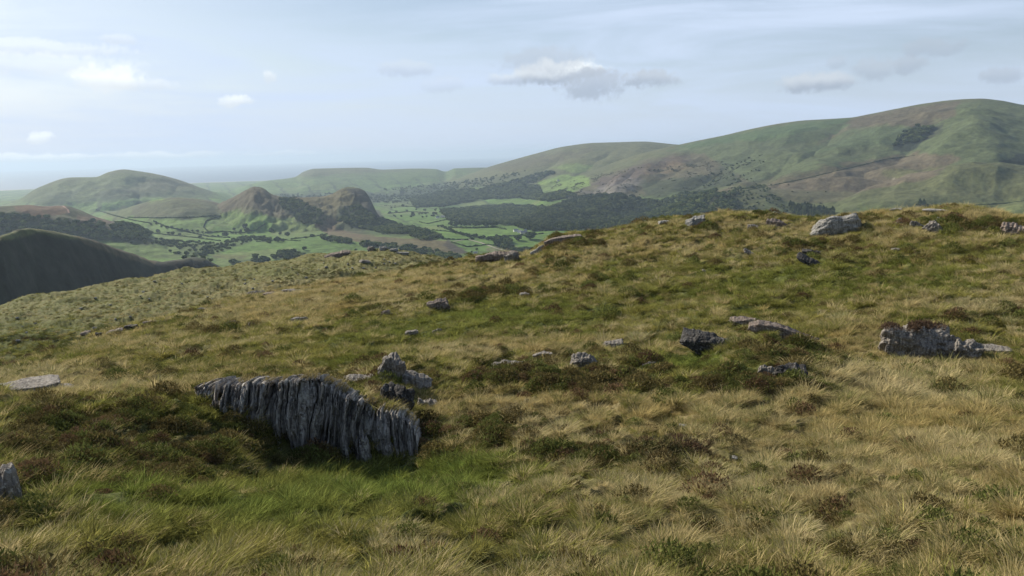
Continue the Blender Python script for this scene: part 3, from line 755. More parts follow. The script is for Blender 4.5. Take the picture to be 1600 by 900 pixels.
# ------------------------------------------------------------------ plant materials
def leaf_mat(name, base=None, instanced=True, trans=.35, rough=.8, var=.25):
    m = bpy.data.materials.new(name); m.use_nodes = True; nt = m.node_tree; L = nt.links; nt.nodes.clear()
    out = N(nt, 'ShaderNodeOutputMaterial')
    if instanced:
        at = N(nt, 'ShaderNodeAttribute', attribute_name='tint', attribute_type='INSTANCER'); col = at.outputs['Color']
    else:
        rgb = N(nt, 'ShaderNodeRGB'); rgb.outputs[0].default_value = (*base, 1); col = rgb.outputs[0]
    geo = N(nt, 'ShaderNodeNewGeometry')
    f = maprange(nt, geo.outputs['Random Per Island'], 0, 1, 1 - var, 1 + var, smooth=False)
    cc = N(nt, 'ShaderNodeCombineColor')
    for k in range(3): L.new(f, cc.inputs[k])
    c = mixc(nt, 1.0, col, cc.outputs[0], 'MULTIPLY')
    df = N(nt, 'ShaderNodeBsdfDiffuse'); L.new(c, df.inputs[0])
    if trans > 0:
        tr = N(nt, 'ShaderNodeBsdfTranslucent'); L.new(c, tr.inputs[0])
        mx = N(nt, 'ShaderNodeMixShader', i_0=trans); L.new(df.outputs[0], mx.inputs[1]); L.new(tr.outputs[0], mx.inputs[2]); sh = mx.outputs[0]
    else: sh = df.outputs[0]
    L.new(sh, out.inputs[0])
    return m


M_STRAW = leaf_mat('dry grass', trans=.38); M_GREEN = leaf_mat('green grass', trans=.38, var=.42); M_HEATH = leaf_mat('heather', trans=.2, var=.45)
M_CROWN_I = leaf_mat('wood foliage', trans=0.0, var=.3)
M_CROWN = leaf_mat('tree foliage', (.034, .052, .020), False, 0.0, var=.3)
M_BARK = leaf_mat('bark', (.10, .085, .07), False, 0.0, var=.1)


def blades(n, rad, h0, h1, wid, lean, wind, seed, segs=2):
    r = np.random.default_rng(seed); V, F = [], []
    for _ in range(n):
        a = r.random() * 6.283; rr = rad * math.sqrt(r.random()); b = np.array([math.cos(a) * rr, math.sin(a) * rr, -.03])
        h = h0 + (h1 - h0) * r.random() ** 1.3
        out = np.array([math.cos(a), math.sin(a), 0]) * lean * (0.3 + r.random()) + np.array(wind) * (0.5 + r.random())
        th = r.random() * 6.283; s = np.array([math.cos(th), math.sin(th), 0]) * wid * (.6 + .8 * r.random()) * .5
        k = len(V)
        for q in range(segs):
            t = q / segs; c = b + np.array([0, 0, 1]) * h * t * (1 - .25 * t) + out * h * t * t; w = s * (1 - .35 * t)
            V += [c - w, c + w]
        V.append(b + np.array([0, 0, .75]) * h + out * h)
        for q in range(segs - 1):
            F += [(k + 2 * q, k + 2 * q + 1, k + 2 * q + 3), (k + 2 * q, k + 2 * q + 3, k + 2 * q + 2)]
        e = k + 2 * (segs - 1); F.append((e, e + 1, e + 2))
    return np.array(V), np.array(F)


def leafy_dome(n, rad, h, leaf, seed):
    r = np.random.default_rng(seed); V, F = [], []
    for _ in range(n):
        a = r.random() * 6.283; u = r.random() ** .6; rr = rad * u * (.8 + .4 * r.random()); z = h * (1 - u ** 2 * .85) * (.55 + .55 * r.random())
        c = np.array([math.cos(a) * rr, math.sin(a) * rr, z]); d1 = r.normal(size=3); d1 /= np.linalg.norm(d1); d1[2] = abs(d1[2]) + .4
        d2 = np.cross(d1, r.normal(size=3)); d2 /= np.linalg.norm(d2) + 1e-9
        k = len(V); L = leaf * (.6 + .9 * r.random())
        V += [c - d2 * L * .28, c + d2 * L * .28, c + d1 * L]; F.append((k, k + 1, k + 2))
    return np.array(V), np.array(F)


def protos(name, geos, mat, label, hidden=True):
    """source meshes of a ground cover; they are only drawn through its scatter"""
    c = bpy.data.collections.new(name + ' sources')
    for i, (V, F) in enumerate(geos):
        me = np_mesh(name, V, F, smooth=False); me.materials.append(mat)
        o = bpy.data.objects.new('%s_%02d' % (name, i), me); tag(o, label, None, kind='stuff'); c.objects.link(o)
    return c


def scatter(name, P, rot, scl, tint, idx, coll, label):
    me = bpy.data.meshes.new(name); me.vertices.add(len(P)); me.vertices.foreach_set('co', np.asarray(P, np.float32).ravel())
    def put(nm, typ, key, v):
        a = me.attributes.new(nm, typ, 'POINT'); a.data.foreach_set(key, np.ascontiguousarray(v).ravel())
    put('rot', 'FLOAT_VECTOR', 'vector', np.asarray(rot, np.float32)); put('scl', 'FLOAT_VECTOR', 'vector', np.asarray(scl, np.float32))
    t = np.ones((len(P), 4), np.float32); t[:, :3] = tint; put('tint', 'FLOAT_COLOR', 'color', t); put('idx', 'INT', 'value', np.asarray(idx, np.int32))
    me.update()
    o = link(bpy.data.objects.new(name, me)); tag(o, label, None, kind='stuff')
    ng = bpy.data.node_groups.new(name, 'GeometryNodeTree')
    ng.interface.new_socket(name='Geometry', in_out='INPUT', socket_type='NodeSocketGeometry')
    ng.interface.new_socket(name='Geometry', in_out='OUTPUT', socket_type='NodeSocketGeometry')
    gi = ng.nodes.new('NodeGroupInput'); go = ng.nodes.new('NodeGroupOutput')
    ci = ng.nodes.new('GeometryNodeCollectionInfo'); ci.inputs['Collection'].default_value = coll; ci.inputs['Separate Children'].default_value = True; ci.inputs['Reset Children'].default_value = True
    ip = ng.nodes.new('GeometryNodeInstanceOnPoints'); ip.inputs['Pick Instance'].default_value = True
    def na(nm, dt):
        n = ng.nodes.new('GeometryNodeInputNamedAttribute'); n.data_type = dt; n.inputs['Name'].default_value = nm; return n.outputs['Attribute']
    Lk = ng.links
    Lk.new(gi.outputs[0], ip.inputs['Points']); Lk.new(ci.outputs[0], ip.inputs['Instance']); Lk.new(na('idx', 'INT'), ip.inputs['Instance Index'])
    Lk.new(na('rot', 'FLOAT_VECTOR'), ip.inputs['Rotation']); Lk.new(na('scl', 'FLOAT_VECTOR'), ip.inputs['Scale']); Lk.new(ip.outputs[0], go.inputs[0])
    md = o.modifiers.new('scatter', 'NODES'); md.node_group = ng
    return o


# ------------------------------------------------------------------ rocks
def rock_mat(name, base, lichen=.5):
    m = bpy.data.materials.new(name); m.use_nodes = True; nt = m.node_tree; L = nt.links
    bs = nt.nodes['Principled BSDF']; bs.inputs['Roughness'].default_value = .85; bs.inputs['Specular IOR Level'].default_value = .25
    tc = N(nt, 'ShaderNodeTexCoord')
    mp = N(nt, 'ShaderNodeMapping'); L.new(tc.outputs['Object'], mp.inputs[0]); mp.inputs['Scale'].default_value = (9, 4, .9); mp.inputs['Rotation'].default_value = (.1, .15, 0)
    st = N(nt, 'ShaderNodeTexNoise', i_Scale=1.6, i_Detail=6.0, i_Roughness=.7, i_Distortion=.4); L.new(mp.outputs[0], st.inputs[0])
    n2 = N(nt, 'ShaderNodeTexNoise', i_Scale=3.0, i_Detail=6.0, i_Roughness=.65); L.new(tc.outputs['Object'], n2.inputs[0])
    vo = N(nt, 'ShaderNodeTexNoise', i_Scale=16.0, i_Detail=3.0, i_Roughness=.6); L.new(tc.outputs['Object'], vo.inputs[0])
    dk = tuple(v * .35 for v in base); lt = tuple(min(v * 1.5, .6) for v in base)
    c = mixc(nt, maprange(nt, st.outputs[0], .36, .62), dk, base)
    c = mixc(nt, maprange(nt, n2.outputs[0], .5, .68, 0, .7), c, lt)
    c = mixc(nt, maprange(nt, vo.outputs[0], .57, .63, 0, lichen), c, (.55, .54, .49))
    c = mixc(nt, maprange(nt, vo.outputs[0], .40, .33, 0, .6), c, (.07, .07, .06))
    L.new(c, bs.inputs['Base Color'])
    bp = N(nt, 'ShaderNodeBump', i_Strength=1.0, i_Distance=.05); L.new(st.outputs[0], bp.inputs['Height'])
    b2 = N(nt, 'ShaderNodeBump', i_Strength=.7, i_Distance=.02); L.new(vo.outputs[0], b2.inputs['Height']); L.new(bp.outputs[0], b2.inputs['Normal'])
    L.new(b2.outputs[0], bs.inputs['Normal'])
    return m


MR = {'slate': rock_mat('slate', (.24, .215, .185)), 'pale': rock_mat('lichened rock', (.30, .29, .265), .7), 'dark': rock_mat('dark shaded slate', (.055, .051, .047), .25), 'brown': rock_mat('weathered brown rock', (.24, .19, .155), .35)}  # the dark kind also paints shade on recessed rocks and faces turned from the sun
_ico = {}


def ico(sub):
    if sub not in _ico:
        import bmesh
        bm = bmesh.new(); bmesh.ops.create_icosphere(bm, subdivisions=sub, radius=1.0)
        V = np.array([v.co[:] for v in bm.verts]); F = np.array([[v.index for v in f.verts] for f in bm.faces]); bm.free(); _ico[sub] = (V, F)
    return _ico[sub]


def cleave(u, v, w, seed):
    """stepped, splintery relief of cleaved slate; u runs across the cleavage"""
    q = u + .25 * pn(v * .8 + seed, w * .8)
    a = ridged(q * 1.0 + seed * 3.1, v * .18 + seed, 3); b = ridged(q * 3.1, v * .5 + seed, 2)
    stp = np.floor((pn(q * 1.7 + seed, v * .12) + 1) * 3.5) / 3.5 - 1
    return .5 * a + .25 * b + .55 * stp


def rock(px, py, wpx, hpx, label, kind='slate', lean=0, depth=.7, seed=1, sub=5, spl=1.25, grain=8.0, name='rock_outcrop', boxy=3.0, sink=.35, strike=0.0):
    h3 = NEAR.hit(px, py)
    if h3 is None:                                    # on the brow against the sky: take the ground there
        for dy in range(1, 30):
            h3 = NEAR.hit(px, py + dy)
            if h3 is not None: break
    d = math.hypot(h3[0], h3[1]); mpp = math.hypot(d, h3[2] - CZ) / FOC
    sm = .88 if wpx < 70 else .96; w, h = wpx * mpp * sm, hpx * mpp * sm; dp = w * depth
    dp = max(dp, h * .7); h = max(h - .20 * dp, .62 * h); ROCK_POS.append((h3[0], h3[1] + dp * .35, w, dp))
    V, F = ico(sub); V = V.copy()
    s = np.sign(V) * np.abs(V) ** 1.0
    rk = np.random.default_rng(int(seed * 1000) + 5); PL = [(1, 0, 0), (-1, 0, 0), (0, 1, 0), (0, -1, 0), (0, 0, 1), (0, 0, -1)] + [tuple(v) for v in rk.normal(size=(12, 3))]
    acc = np.zeros(len(s)); s = s / np.linalg.norm(s, axis=1, keepdims=True); pw = 9 if boxy < 2.9 else 22
    for qk, pl in enumerate(PL):
        pl = np.array(pl); pl = pl / np.linalg.norm(pl); dk = rk.uniform(.86, 1.0) if qk < 6 else rk.uniform(.80, 1.15)
        acc += np.maximum(0, s @ pl / dk) ** pw
    s = s / (acc ** (1 / pw))[:, None]
    P = s * np.array([w / 2, dp / 2, h * (1 + sink) / 2])
    P[:, 2] *= np.where(s[:, 2] > 0, .92, 1)
    g = grain / max(w, .5) * .5 + 1.2
    n0 = s / np.linalg.norm(s, axis=1, keepdims=True)
    lump = fbm(s[:, 0] * 1.3 + seed * 7.7, s[:, 2] * 1.3 + s[:, 1] * .9, 3)
    sz = min(w, h * 2)
    P[:, 2] *= 1 + .35 * pn(s[:, 0] * 1.7 + seed * 5.1, s[:, 1] * .8) * (s[:, 2] > 0)
    P += n0 * (lump * .15 * sz)[:, None] * np.array([1, 1, .45])
    ca, sa_ = math.cos(strike), math.sin(strike)
    u = (P[:, 0] * ca + P[:, 1] * sa_); v2 = P[:, 2]; w2 = -P[:, 0] * sa_ + P[:, 1] * ca
    P += n0 * (cleave(u * g, v2 * g, w2 * g, seed) * .075 * sz * spl)[:, None]
    P += n0 * (fbm(P[:, 0] * 9 + seed, P[:, 2] * 9 + P[:, 1] * 7, 3) * .025 * sz)[:, None]
    th = math.radians(lean); c, s2 = math.cos(th), math.sin(th)
    x, z = P[:, 0] * c + P[:, 2] * s2, -P[:, 0] * s2 + P[:, 2] * c
    P[:, 0], P[:, 2] = x, z
    P[:, 2] += h * (1 - sink) / 2
    me = np_mesh(name, P, F, smooth=False); me.materials.append(MR[kind])
    o = link(bpy.data.objects.new(name, me)); o.location = (h3[0], h3[1] + dp * .35, h3[2]); o.rotation_euler = (0, 0, -math.atan2(h3[0], h3[1]))
    tag(o, label, 'rock')
    return o


# the fluted cliff: a steep face whose foot and lip follow the bank, with its top running back under the turf
def cliff():
    top = [(300, 609), (325, 604), (365, 603), (400, 601), (430, 600), (460, 597), (490, 598), (515, 607), (535, 620), (560, 632), (585, 640), (610, 648), (632, 655), (645, 672), (655, 700)]
    bot = [(300, 612), (325, 616), (350, 624), (372, 646), (400, 676), (420, 694), (440, 702), (470, 706), (500, 710), (540, 716), (580, 722), (615, 724), (640, 716), (655, 706)]
    nu, nv = 900, 150
    xs = np.linspace(302, 652, nu)
    ty = np.interp(xs, *np.array(top).T) ; by = np.interp(xs, *np.array(bot).T)
    ty = ty + 4.5 * pn(xs / 9, xs * 0) + 3 * np.floor(2 * pn(xs / 3.6, xs * 0 + 4)) * .8
    dt = np.interp(xs, [302, 345, 380, 480, 560, 620, 652], [20.3, 19.75, 19.45, 19.35, 19.25, 19.05, 18.9]); db = dt - np.interp(xs, [302, 350, 420, 652], [.2, .42, .6, .55])
    a, t = azel(xs, ty); T = np.stack([dt * np.sin(a), dt * np.cos(a), CZ + t * dt], 1)
    a, t = azel(xs, by + 20); B = np.stack([db * np.sin(a), db * np.cos(a), CZ + t * db], 1)
    back = T + np.array([0, 1.3, -.22]); V = np.zeros((nu, nv, 3)); nb = 30
    along = np.gradient((T + B) / 2, axis=0); al = np.concatenate([[0], np.cumsum(np.linalg.norm(along, axis=1))[:-1]])
    for j in range(nv):
        if j < nb:
            q = j / nb; V[:, j] = back * (1 - q) + T * q; V[:, j, 2] += .05 * math.sin(q * math.pi)
        else:
            q = (j - nb) / (nv - nb - 1); V[:, j] = T * (1 - q) + B * q
            V[:, j, 1] -= .10 * math.sin(q * math.pi)
    U = np.repeat(al[:, None], nv, 1); hgt = np.linalg.norm(T - B, axis=1)[:, None]
    q = np.clip((np.arange(nv) - nb) / (nv - nb - 1), -.3, 1)[None] * np.ones((nu, 1)); W = q * hgt
    u2 = U + .05 * W + .50 * pn(U * .75, W * .35) + .14 * pn(U * 2.1 + 4, W * .9) + .03 * pn(U * 6, W * 5)
    n = np.array([.25, -1, .35]); n /= np.linalg.norm(n)
    r1 = ridged(u2 * 1.6, W * .22, 2) - .5
    stp = np.floor((pn(u2 * 3.6 + 3, W * .35) + 1) * 3) / 3 - 1
    stp2 = np.floor((pn(u2 * 8.5 + 9, W * .9 + 3) + 1) * 3) / 3 - 1
    fine = ridged(u2 * 14, W * 1.2, 2) - .5
    face = sstep(-.22, .06, q)
    crk = sstep(.80, .97, ridged(u2 * 2.3 + 5, W * .16 + 2, 2)) + .6 * sstep(.80, .95, ridged(u2 * 5.1, W * .35 + 7, 2))
    dsp = (.12 * r1 + .20 * stp + .13 * stp2 + .06 * fine - .22 * crk + .05 * fbm(U * 5, W * 5, 3)) * (.30 + .70 * face) + .05 * fbm(U * 3, W * 3 + 5, 3) * (1 - face)
    cu = u2 * 2.6 + .6 * pn(u2 * .9, W * 0 + 3); ci = np.floor(cu).astype(np.int64); oz = (_h(ci & 511, ci * 0 + 7) / 512.0); cw = W * 1.25 + oz * 9 + .25 * (cu - ci); cj = np.floor(cw).astype(np.int64)
    blk = (_h(ci & 511, cj + 11) % 64) / 64.0; dsp += .36 * (blk - .5)
    cu = u2 * 6.3 + .5 * pn(u2 * 2.9, W * 0 + 8); ci = np.floor(cu).astype(np.int64); oz = (_h(ci & 511, ci * 0 + 3) / 512.0); cj = np.floor(W * 2.6 + oz * 9 + .4 * (cu - ci)).astype(np.int64)
    dsp += .16 * ((_h(ci & 511, cj + 5) % 64) / 64.0 - .5)
    cu = u2 * 3.9 + .8 * pn(u2 * 1.3 + 20, W * .4); ci = np.floor(cu).astype(np.int64); sg = (_h(ci & 511, ci * 0 + 19) / 256.0 - 1.0); dsp += .20 * sg * (cu - ci - .5)
    dsp -= .10 * sstep(.86, .97, ridged(W * 1.1 + .6 * pn(U * .8, W), U * .5 + 3, 2))
    dsp *= .55 + .6 * sstep(-.35, .35, fbm(U * .9 + 2, W * .8, 2))
    V += dsp[..., None] * n
    F = grid_faces(nu, nv)[:, ::-1]
    org = np.array([V[nu // 2, nb, 0], V[nu // 2, nb, 1], V[nu // 2, nv - 1, 2]])
    me = np_mesh('slate_cliff', (V - org).reshape(-1, 3), F, smooth=False); me.materials.append(MR['cliff'])
    o = link(bpy.data.objects.new('slate_cliff', me)); o.location = org
    tag(o, 'long low cliff of dark fluted slate facing the viewer above the bright green hollow', 'cliff')


MR['cliff'] = rock_mat('fluted slate', (.42, .385, .35), .75)
cliff()
ROCK_OBJ = {}; ROCK_POS = []
ROCKS = [
    (612, 592, 44, 44, 'jagged grey slate hump standing highest just behind the long fluted cliff', 'slate', 22, .8, 6, {}),
    (650, 606, 56, 26, 'splintered slate slab running down right from the jagged hump behind the cliff', 'slate', 14, .6, 5, {}),
    (560, 602, 56, 18, 'flat lichened rock on the turf just above the fluted cliff top', 'slate', 4, .8, 5, {}),
    (618, 642, 60, 48, 'dark shaded rock step below the jagged hump at the right end of the cliff', 'dark', 10, .6, 5, {}),
    (668, 640, 40, 20, 'low broken slate at the foot of the slope right of the dark rock step', 'slate', 12, .6, 5, {}),
    (338, 619, 58, 15, 'low pale ledge continuing the fluted cliff to the left', 'slate', 4, .5, 5, {}),
    (791, 581, 62, 24, 'broad flat-topped grey slate block with vertical splits in the brown heather', 'slate', 0, .6, 5, {}),
    (848, 558, 38, 11, 'thin pale slate edge half hidden in grass between two larger grey blocks', 'slate', -4, .6, 5, {}),
    (913, 576, 46, 28, 'tilted grey slate block with splinters leaning right below the green slope', 'slate', 14, .7, 6, {}),
    (956, 543, 42, 15, 'low grey rock rising to the right above the tilted slate block', 'slate', -14, .6, 5, {}),
    (1015, 577, 24, 15, 'small speckled grey rock alone in the dark heather right of centre', 'slate', 0, .8, 5, {}),
    (1108, 547, 82, 31, 'black overhanging slate slab above a small bright green patch', 'dark', 8, .7, 6, {}),
    (1165, 507, 50, 18, 'brown capped rock at the upper end of the long sloping slab', 'brown', 6, .7, 5, {}),
    (1228, 530, 112, 22, 'long thin pale slab sloping down right across the grassy mound', 'brown', 17, .25, 5, {}),
    (1200, 588, 30, 20, 'pale rock on the left edge of the dark hollow under the mound', 'slate', 20, .7, 5, {}),
    (1240, 594, 56, 28, 'speckled slate rocks in the dark hollow under the grassy mound', 'dark', 5, .7, 5, {}),
    (1442, 556, 94, 56, 'large smooth grey boulder with a heather cap on the right', 'slate', 0, .8, 6, dict(spl=.5, boxy=2.6, grain=14)),
    (1402, 556, 26, 24, 'small rock leaning on the left side of the large grey boulder', 'slate', 0, .8, 5, {}),
    (1508, 562, 58, 38, 'cracked slate block against the right side of the large grey boulder', 'slate', 16, .7, 6, {}),
    (1560, 552, 50, 12, 'low rock trailing into the grass at the far right of the boulder group', 'slate', 5, .7, 5, {}),
    (1310, 366, 78, 35, 'big pale lichened boulder with a sloping back on the right skyline', 'pale', -12, .6, 6, dict(spl=.35, boxy=2.4)),
    (1088, 352, 34, 18, 'pale rock on the skyline brow right of centre', 'pale', -8, .7, 5, {}),
    (1040, 350, 24, 8, 'low pale rock flush with the brow left of the skyline rock', 'pale', 0, .7, 5, {}),
    (1215, 354, 36, 16, 'brown jagged rock on the skyline left of the big pale boulder', 'brown', 12, .7, 5, {}),
    (1180, 358, 24, 10, 'grey stone in the dark bank below the skyline left of the brown rock', 'slate', 8, .7, 5, {}),
    (1270, 413, 48, 14, 'black slate ledge in the middle of the right hand slope', 'dark', 25, .6, 5, {}),
    (1275, 398, 40, 10, 'dark overhung bank rock above the black ledge', 'dark', 10, .7, 5, {}),
    (1172, 398, 22, 9, 'small splinter of grey rock in heather left of the black ledge', 'slate', 25, .7, 5, {}),
    (1408, 350, 12, 9, 'smallest and leftmost of the leaning slabs under the right skyline', 'slate', 40, .7, 5, {}),
    (1434, 354, 20, 10, 'second of the leaning slabs under the right skyline', 'slate', 28, .7, 5, {}),
    (1461, 364, 24, 18, 'tallest leaning grey slab under the right skyline', 'slate', 42, .5, 5, {}),
    (1471, 348, 14, 8, 'little slab above the tallest leaning slab', 'slate', 36, .7, 5, {}),
    (1590, 366, 34, 20, 'brown rocky bank at the right edge of the picture below the skyline', 'brown', 20, .8, 5, {}),
    (1470, 331, 44, 5, 'flat pale rock pavement on the right hand summit of the brow', 'pale', 2, .7, 5, {}),
    (1402, 330, 20, 7, 'small pale stone on the brow right of the big pale boulder', 'pale', 0, .7, 5, {}),
    (1404, 392, 18, 6, 'small grey stone in the green slope below the leaning slabs', 'slate', 0, .7, 5, {}),
    (684, 484, 38, 22, 'purple grey slate hump on the green slope above the cliff', 'brown', -18, .7, 5, {}),
    (642, 524, 24, 11, 'small grey rock in bright grass below the purple grey hump', 'slate', 0, .7, 5, {}),
    (683, 522, 18, 11, 'small pale pointed rock beside a brown tussock below the hump', 'slate', -20, .7, 5, {}),
    (602, 492, 16, 10, 'small rock in golden grass left of the purple grey hump', 'brown', 0, .7, 5, {}),
    (466, 505, 30, 13, 'grey slate knob alone in the middle of the left slope', 'slate', 0, .7, 5, {}),
    (392, 512, 10, 12, 'thin upright stone on the left slope below the grey knob', 'slate', 0, .7, 4, {}),
    (820, 463, 20, 7, 'little grey stone under the dark heather band in mid slope', 'slate', 0, .7, 4, {}),
    (1125, 434, 16, 6, 'pale stone in the purple heather of the middle slope', 'pale', 14, .7, 4, {}),
    (1102, 426, 12, 5, 'paler little stone left of the one in the purple heather', 'pale', 20, .7, 4, {}),
    (780, 407, 78, 20, 'brown rocky knoll at the valley edge left of the brow', 'brown', -4, .6, 6, dict(boxy=2.4)),
    (800, 408, 26, 18, 'grey pointed block at the right end of the brown rocky knoll', 'slate', -12, .6, 5, {}),
    (840, 395, 30, 10, 'ribbed pale slab leaning against the brow right of the rocky knoll', 'pale', -35, .4, 5, {}),
    (880, 378, 70, 12, 'dark broken rock along the heathery brow in the middle', 'brown', -10, .6, 5, dict(spl=1.4)),
    (525, 402, 46, 13, 'dark craggy outcrop on the left skyline knoll', 'brown', -6, .6, 5, {}),
    (579, 390, 14, 9, 'grey tor of stone on the knoll top right of the craggy outcrop', 'slate', 0, .8, 5, {}),
    (598, 391, 14, 8, 'middle small stone on the knoll top', 'pale', 0, .8, 4, {}),
    (615, 393, 14, 7, 'right hand small stone on the knoll top', 'pale', 0, .8, 4, {}),
    (628, 398, 24, 7, 'flat stone on the right flank of the knoll', 'pale', 4, .8, 4, {}),
    (570, 411, 22, 7, 'grey stones in the face of the knoll below the tor', 'slate', 14, .8, 4, {}),
    (395, 463, 36, 11, 'dark ledge of rock on the shelf of the left slope', 'dark', 0, .7, 5, {}),
    (418, 462, 20, 7, 'low flat rock right of the dark ledge on the left shelf', 'brown', 0, .7, 4, {}),
    (452, 458, 34, 9, 'grey slab at the right end of the left shelf', 'slate', 4, .7, 5, {}),
    (375, 472, 10, 6, 'small dark stone in the straw below the dark ledge', 'dark', 0, .7, 4, {}),
    (315, 486, 20, 6, 'small dark rock at the edge of the left slope', 'dark', 0, .7, 4, {}),
    (203, 516, 24, 10, 'dark block in the little crag row on the left slope', 'dark', 0, .7, 5, {}),
    (232, 508, 20, 9, 'upper right block of the little crag row on the left', 'brown', 0, .7, 5, {}),
    (176, 522, 26, 8, 'middle rock of the little crag row on the left', 'brown', -8, .7, 5, {}),
    (155, 527, 12, 9, 'lowest left block of the little crag row', 'dark', 0, .7, 4, {}),
    (132, 524, 16, 7, 'flat pale rock left of the little crag row', 'brown', 0, .7, 4, {}),
    (360, 508, 20, 7, 'brown rock half sunk in the straw of the left slope', 'brown', 0, .7, 4, {}),
    (28, 611, 84, 9, 'flat grey slate pavement at the left edge on the bench', 'slate', 2, .8, 6, dict(spl=2.0)),
    (85, 610, 40, 6, 'thin strip of slate right of the pavement on the left bench', 'slate', 4, 1.0, 5, {}),
    (3, 790, 34, 62, 'pale upright slate face cut off by the left edge in the foreground', 'slate', -6, .7, 6, {}),
    (1068, 668, 14, 7, 'small pale stone beside the red brown heather in the foreground', 'pale', 0, .8, 4, {}),
    (1147, 718, 16, 5, 'small pale stone right of the red brown heather in the foreground', 'pale', 0, .8, 4, {}),
]
for i, (px, py, w, h, lab, kind, lean, dp, sub, kw) in enumerate(ROCKS):
    ROCK_OBJ[lab] = rock(px, py, w, h, lab, kind, lean, dp, seed=i * 1.37 + 2, sub=sub, **kw)

# pale stones strewn over the far slope: small, alike, each its own object
V, F = ico(2)
stones = []
for i in range(46):
    px = rng.uniform(20, 620); lo = np.interp(px, [0, 100, 300, 450, 620], [490, 466, 430, 412, 402]); hi = np.interp(px, [0, 200, 400, 620], [575, 500, 455, 415])
    h3 = NEAR.hit(px, rng.uniform(lo, hi))
    if h3 is None: continue
    if i < 4 or not stones:
        k = 1 + .3 * pn(V[:, 0] * 1.5 + i * 3, V[:, 1] * 1.5 + V[:, 2]); P = V * k[:, None] * np.array([.5, .35, .32])
        me = np_mesh('stone', P, F, smooth=False); me.materials.append(MR['pale']); o = link(bpy.data.objects.new('stone', me))
    else:
        o = link(stones[i % 4 if len(stones) > 3 else 0].copy())
    o.location = h3 + np.array([0, 0, .12]); s = .22 + rng.random() * .4; o.scale = (s, s, s); o.rotation_euler = (0, 0, rng.random() * 6)
    tag(o, 'small pale stone lying in the short turf of the far left slope', 'stone', 'stones strewn over the far left slope'); stones.append(o)


# ------------------------------------------------------------------ far trees, woods, hedges, farms
def crown_geo(kind, seed):
    V, F = ico(3); V = V.copy(); s = seed * 4.7
    if kind == 'round':
        k = 1 + .42 * pn(V[:, 0] * 1.8 + s, V[:, 2] * 1.8 + V[:, 1] * 1.3) + .30 * pn(V[:, 0] * 4.5 + s, V[:, 1] * 4.5 + V[:, 2] * 3) + .12 * np.random.default_rng(seed).normal(size=len(V))
        P = V * k[:, None] * np.array([.5, .5, .40]); P[:, 2] += .58
    else:
        z = (V[:, 2] + 1) / 2; r = (1 - z) ** .8 * .27 * (1 + .35 * np.random.default_rng(seed).normal(size=len(V)))
        a = np.arctan2(V[:, 1], V[:, 0]); P = np.stack([np.cos(a) * r, np.sin(a) * r, .06 + z * .96], 1)
        P[:, 2] += .03 * np.random.default_rng(seed + 5).normal(size=len(V))
    return P, F


def tube(p0, p1, r0, r1, n=7):
    p0, p1 = np.array(p0, float), np.array(p1, float); V = []
    for p, r in ((p0, r0), (p1, r1)):
        for i in range(n): a = 6.283 * i / n; V.append(p + np.array([math.cos(a) * r, math.sin(a) * r, 0]))
    F = [(i, (i + 1) % n, n + (i + 1) % n, n + i) for i in range(n)]
    return V, F


wood_round = protos('broadleaf_crown', [crown_geo('round', k) for k in range(5)], M_CROWN_I, 'broadleaved woodland crown')
wood_mix = protos('mixed_crown', [crown_geo('round', k) for k in range(3)] + [crown_geo('cone', k) for k in range(4)], M_CROWN_I, 'mixed woodland crown')
WLAB = ['belt of round trees winding through the left pastures', 'small scrub copse by the dark hillside', 'scrub below the left skyline knoll', 'round clump of bushes in the green pasture behind the knoll', 'narrow belt of trees below the bracken strip', 'tree belt along the foot of the domed crag', 'square dark copse in the valley fields', 'bushes at the corner of the valley fields', 'dark conifer plantation behind the skyline left of the pale boulder', 'sliver of conifers behind the right hand brow', 'thin scrub in the hollow of the green pasture',
        'large dense wood on the steep valley side in the centre', 'wood beyond the valley fields under the moor', 'wood in the side valley below the smooth moor', 'thin wood high on the slope below the smooth moor', 'scattered trees above the large dense wood', 'wood on the low spur behind the brow', 'scrubby trees right of the low spur wood', 'wood on the left hill behind the dark hillside', 'dark clump at the right end of the left hill wood', 'scrub on the shoulder between the two rocky peaks', 'scrub wood on the flank of the domed crag', 'bushes at the tail of the domed crag', 'far wood on the plain before the coastal hills', 'far wood at the foot of the smooth moor', 'gorse in the upper hollow of the high hill', 'gorse in the right hand hollow of the high hill', 'bushes along the gully of the high hill']
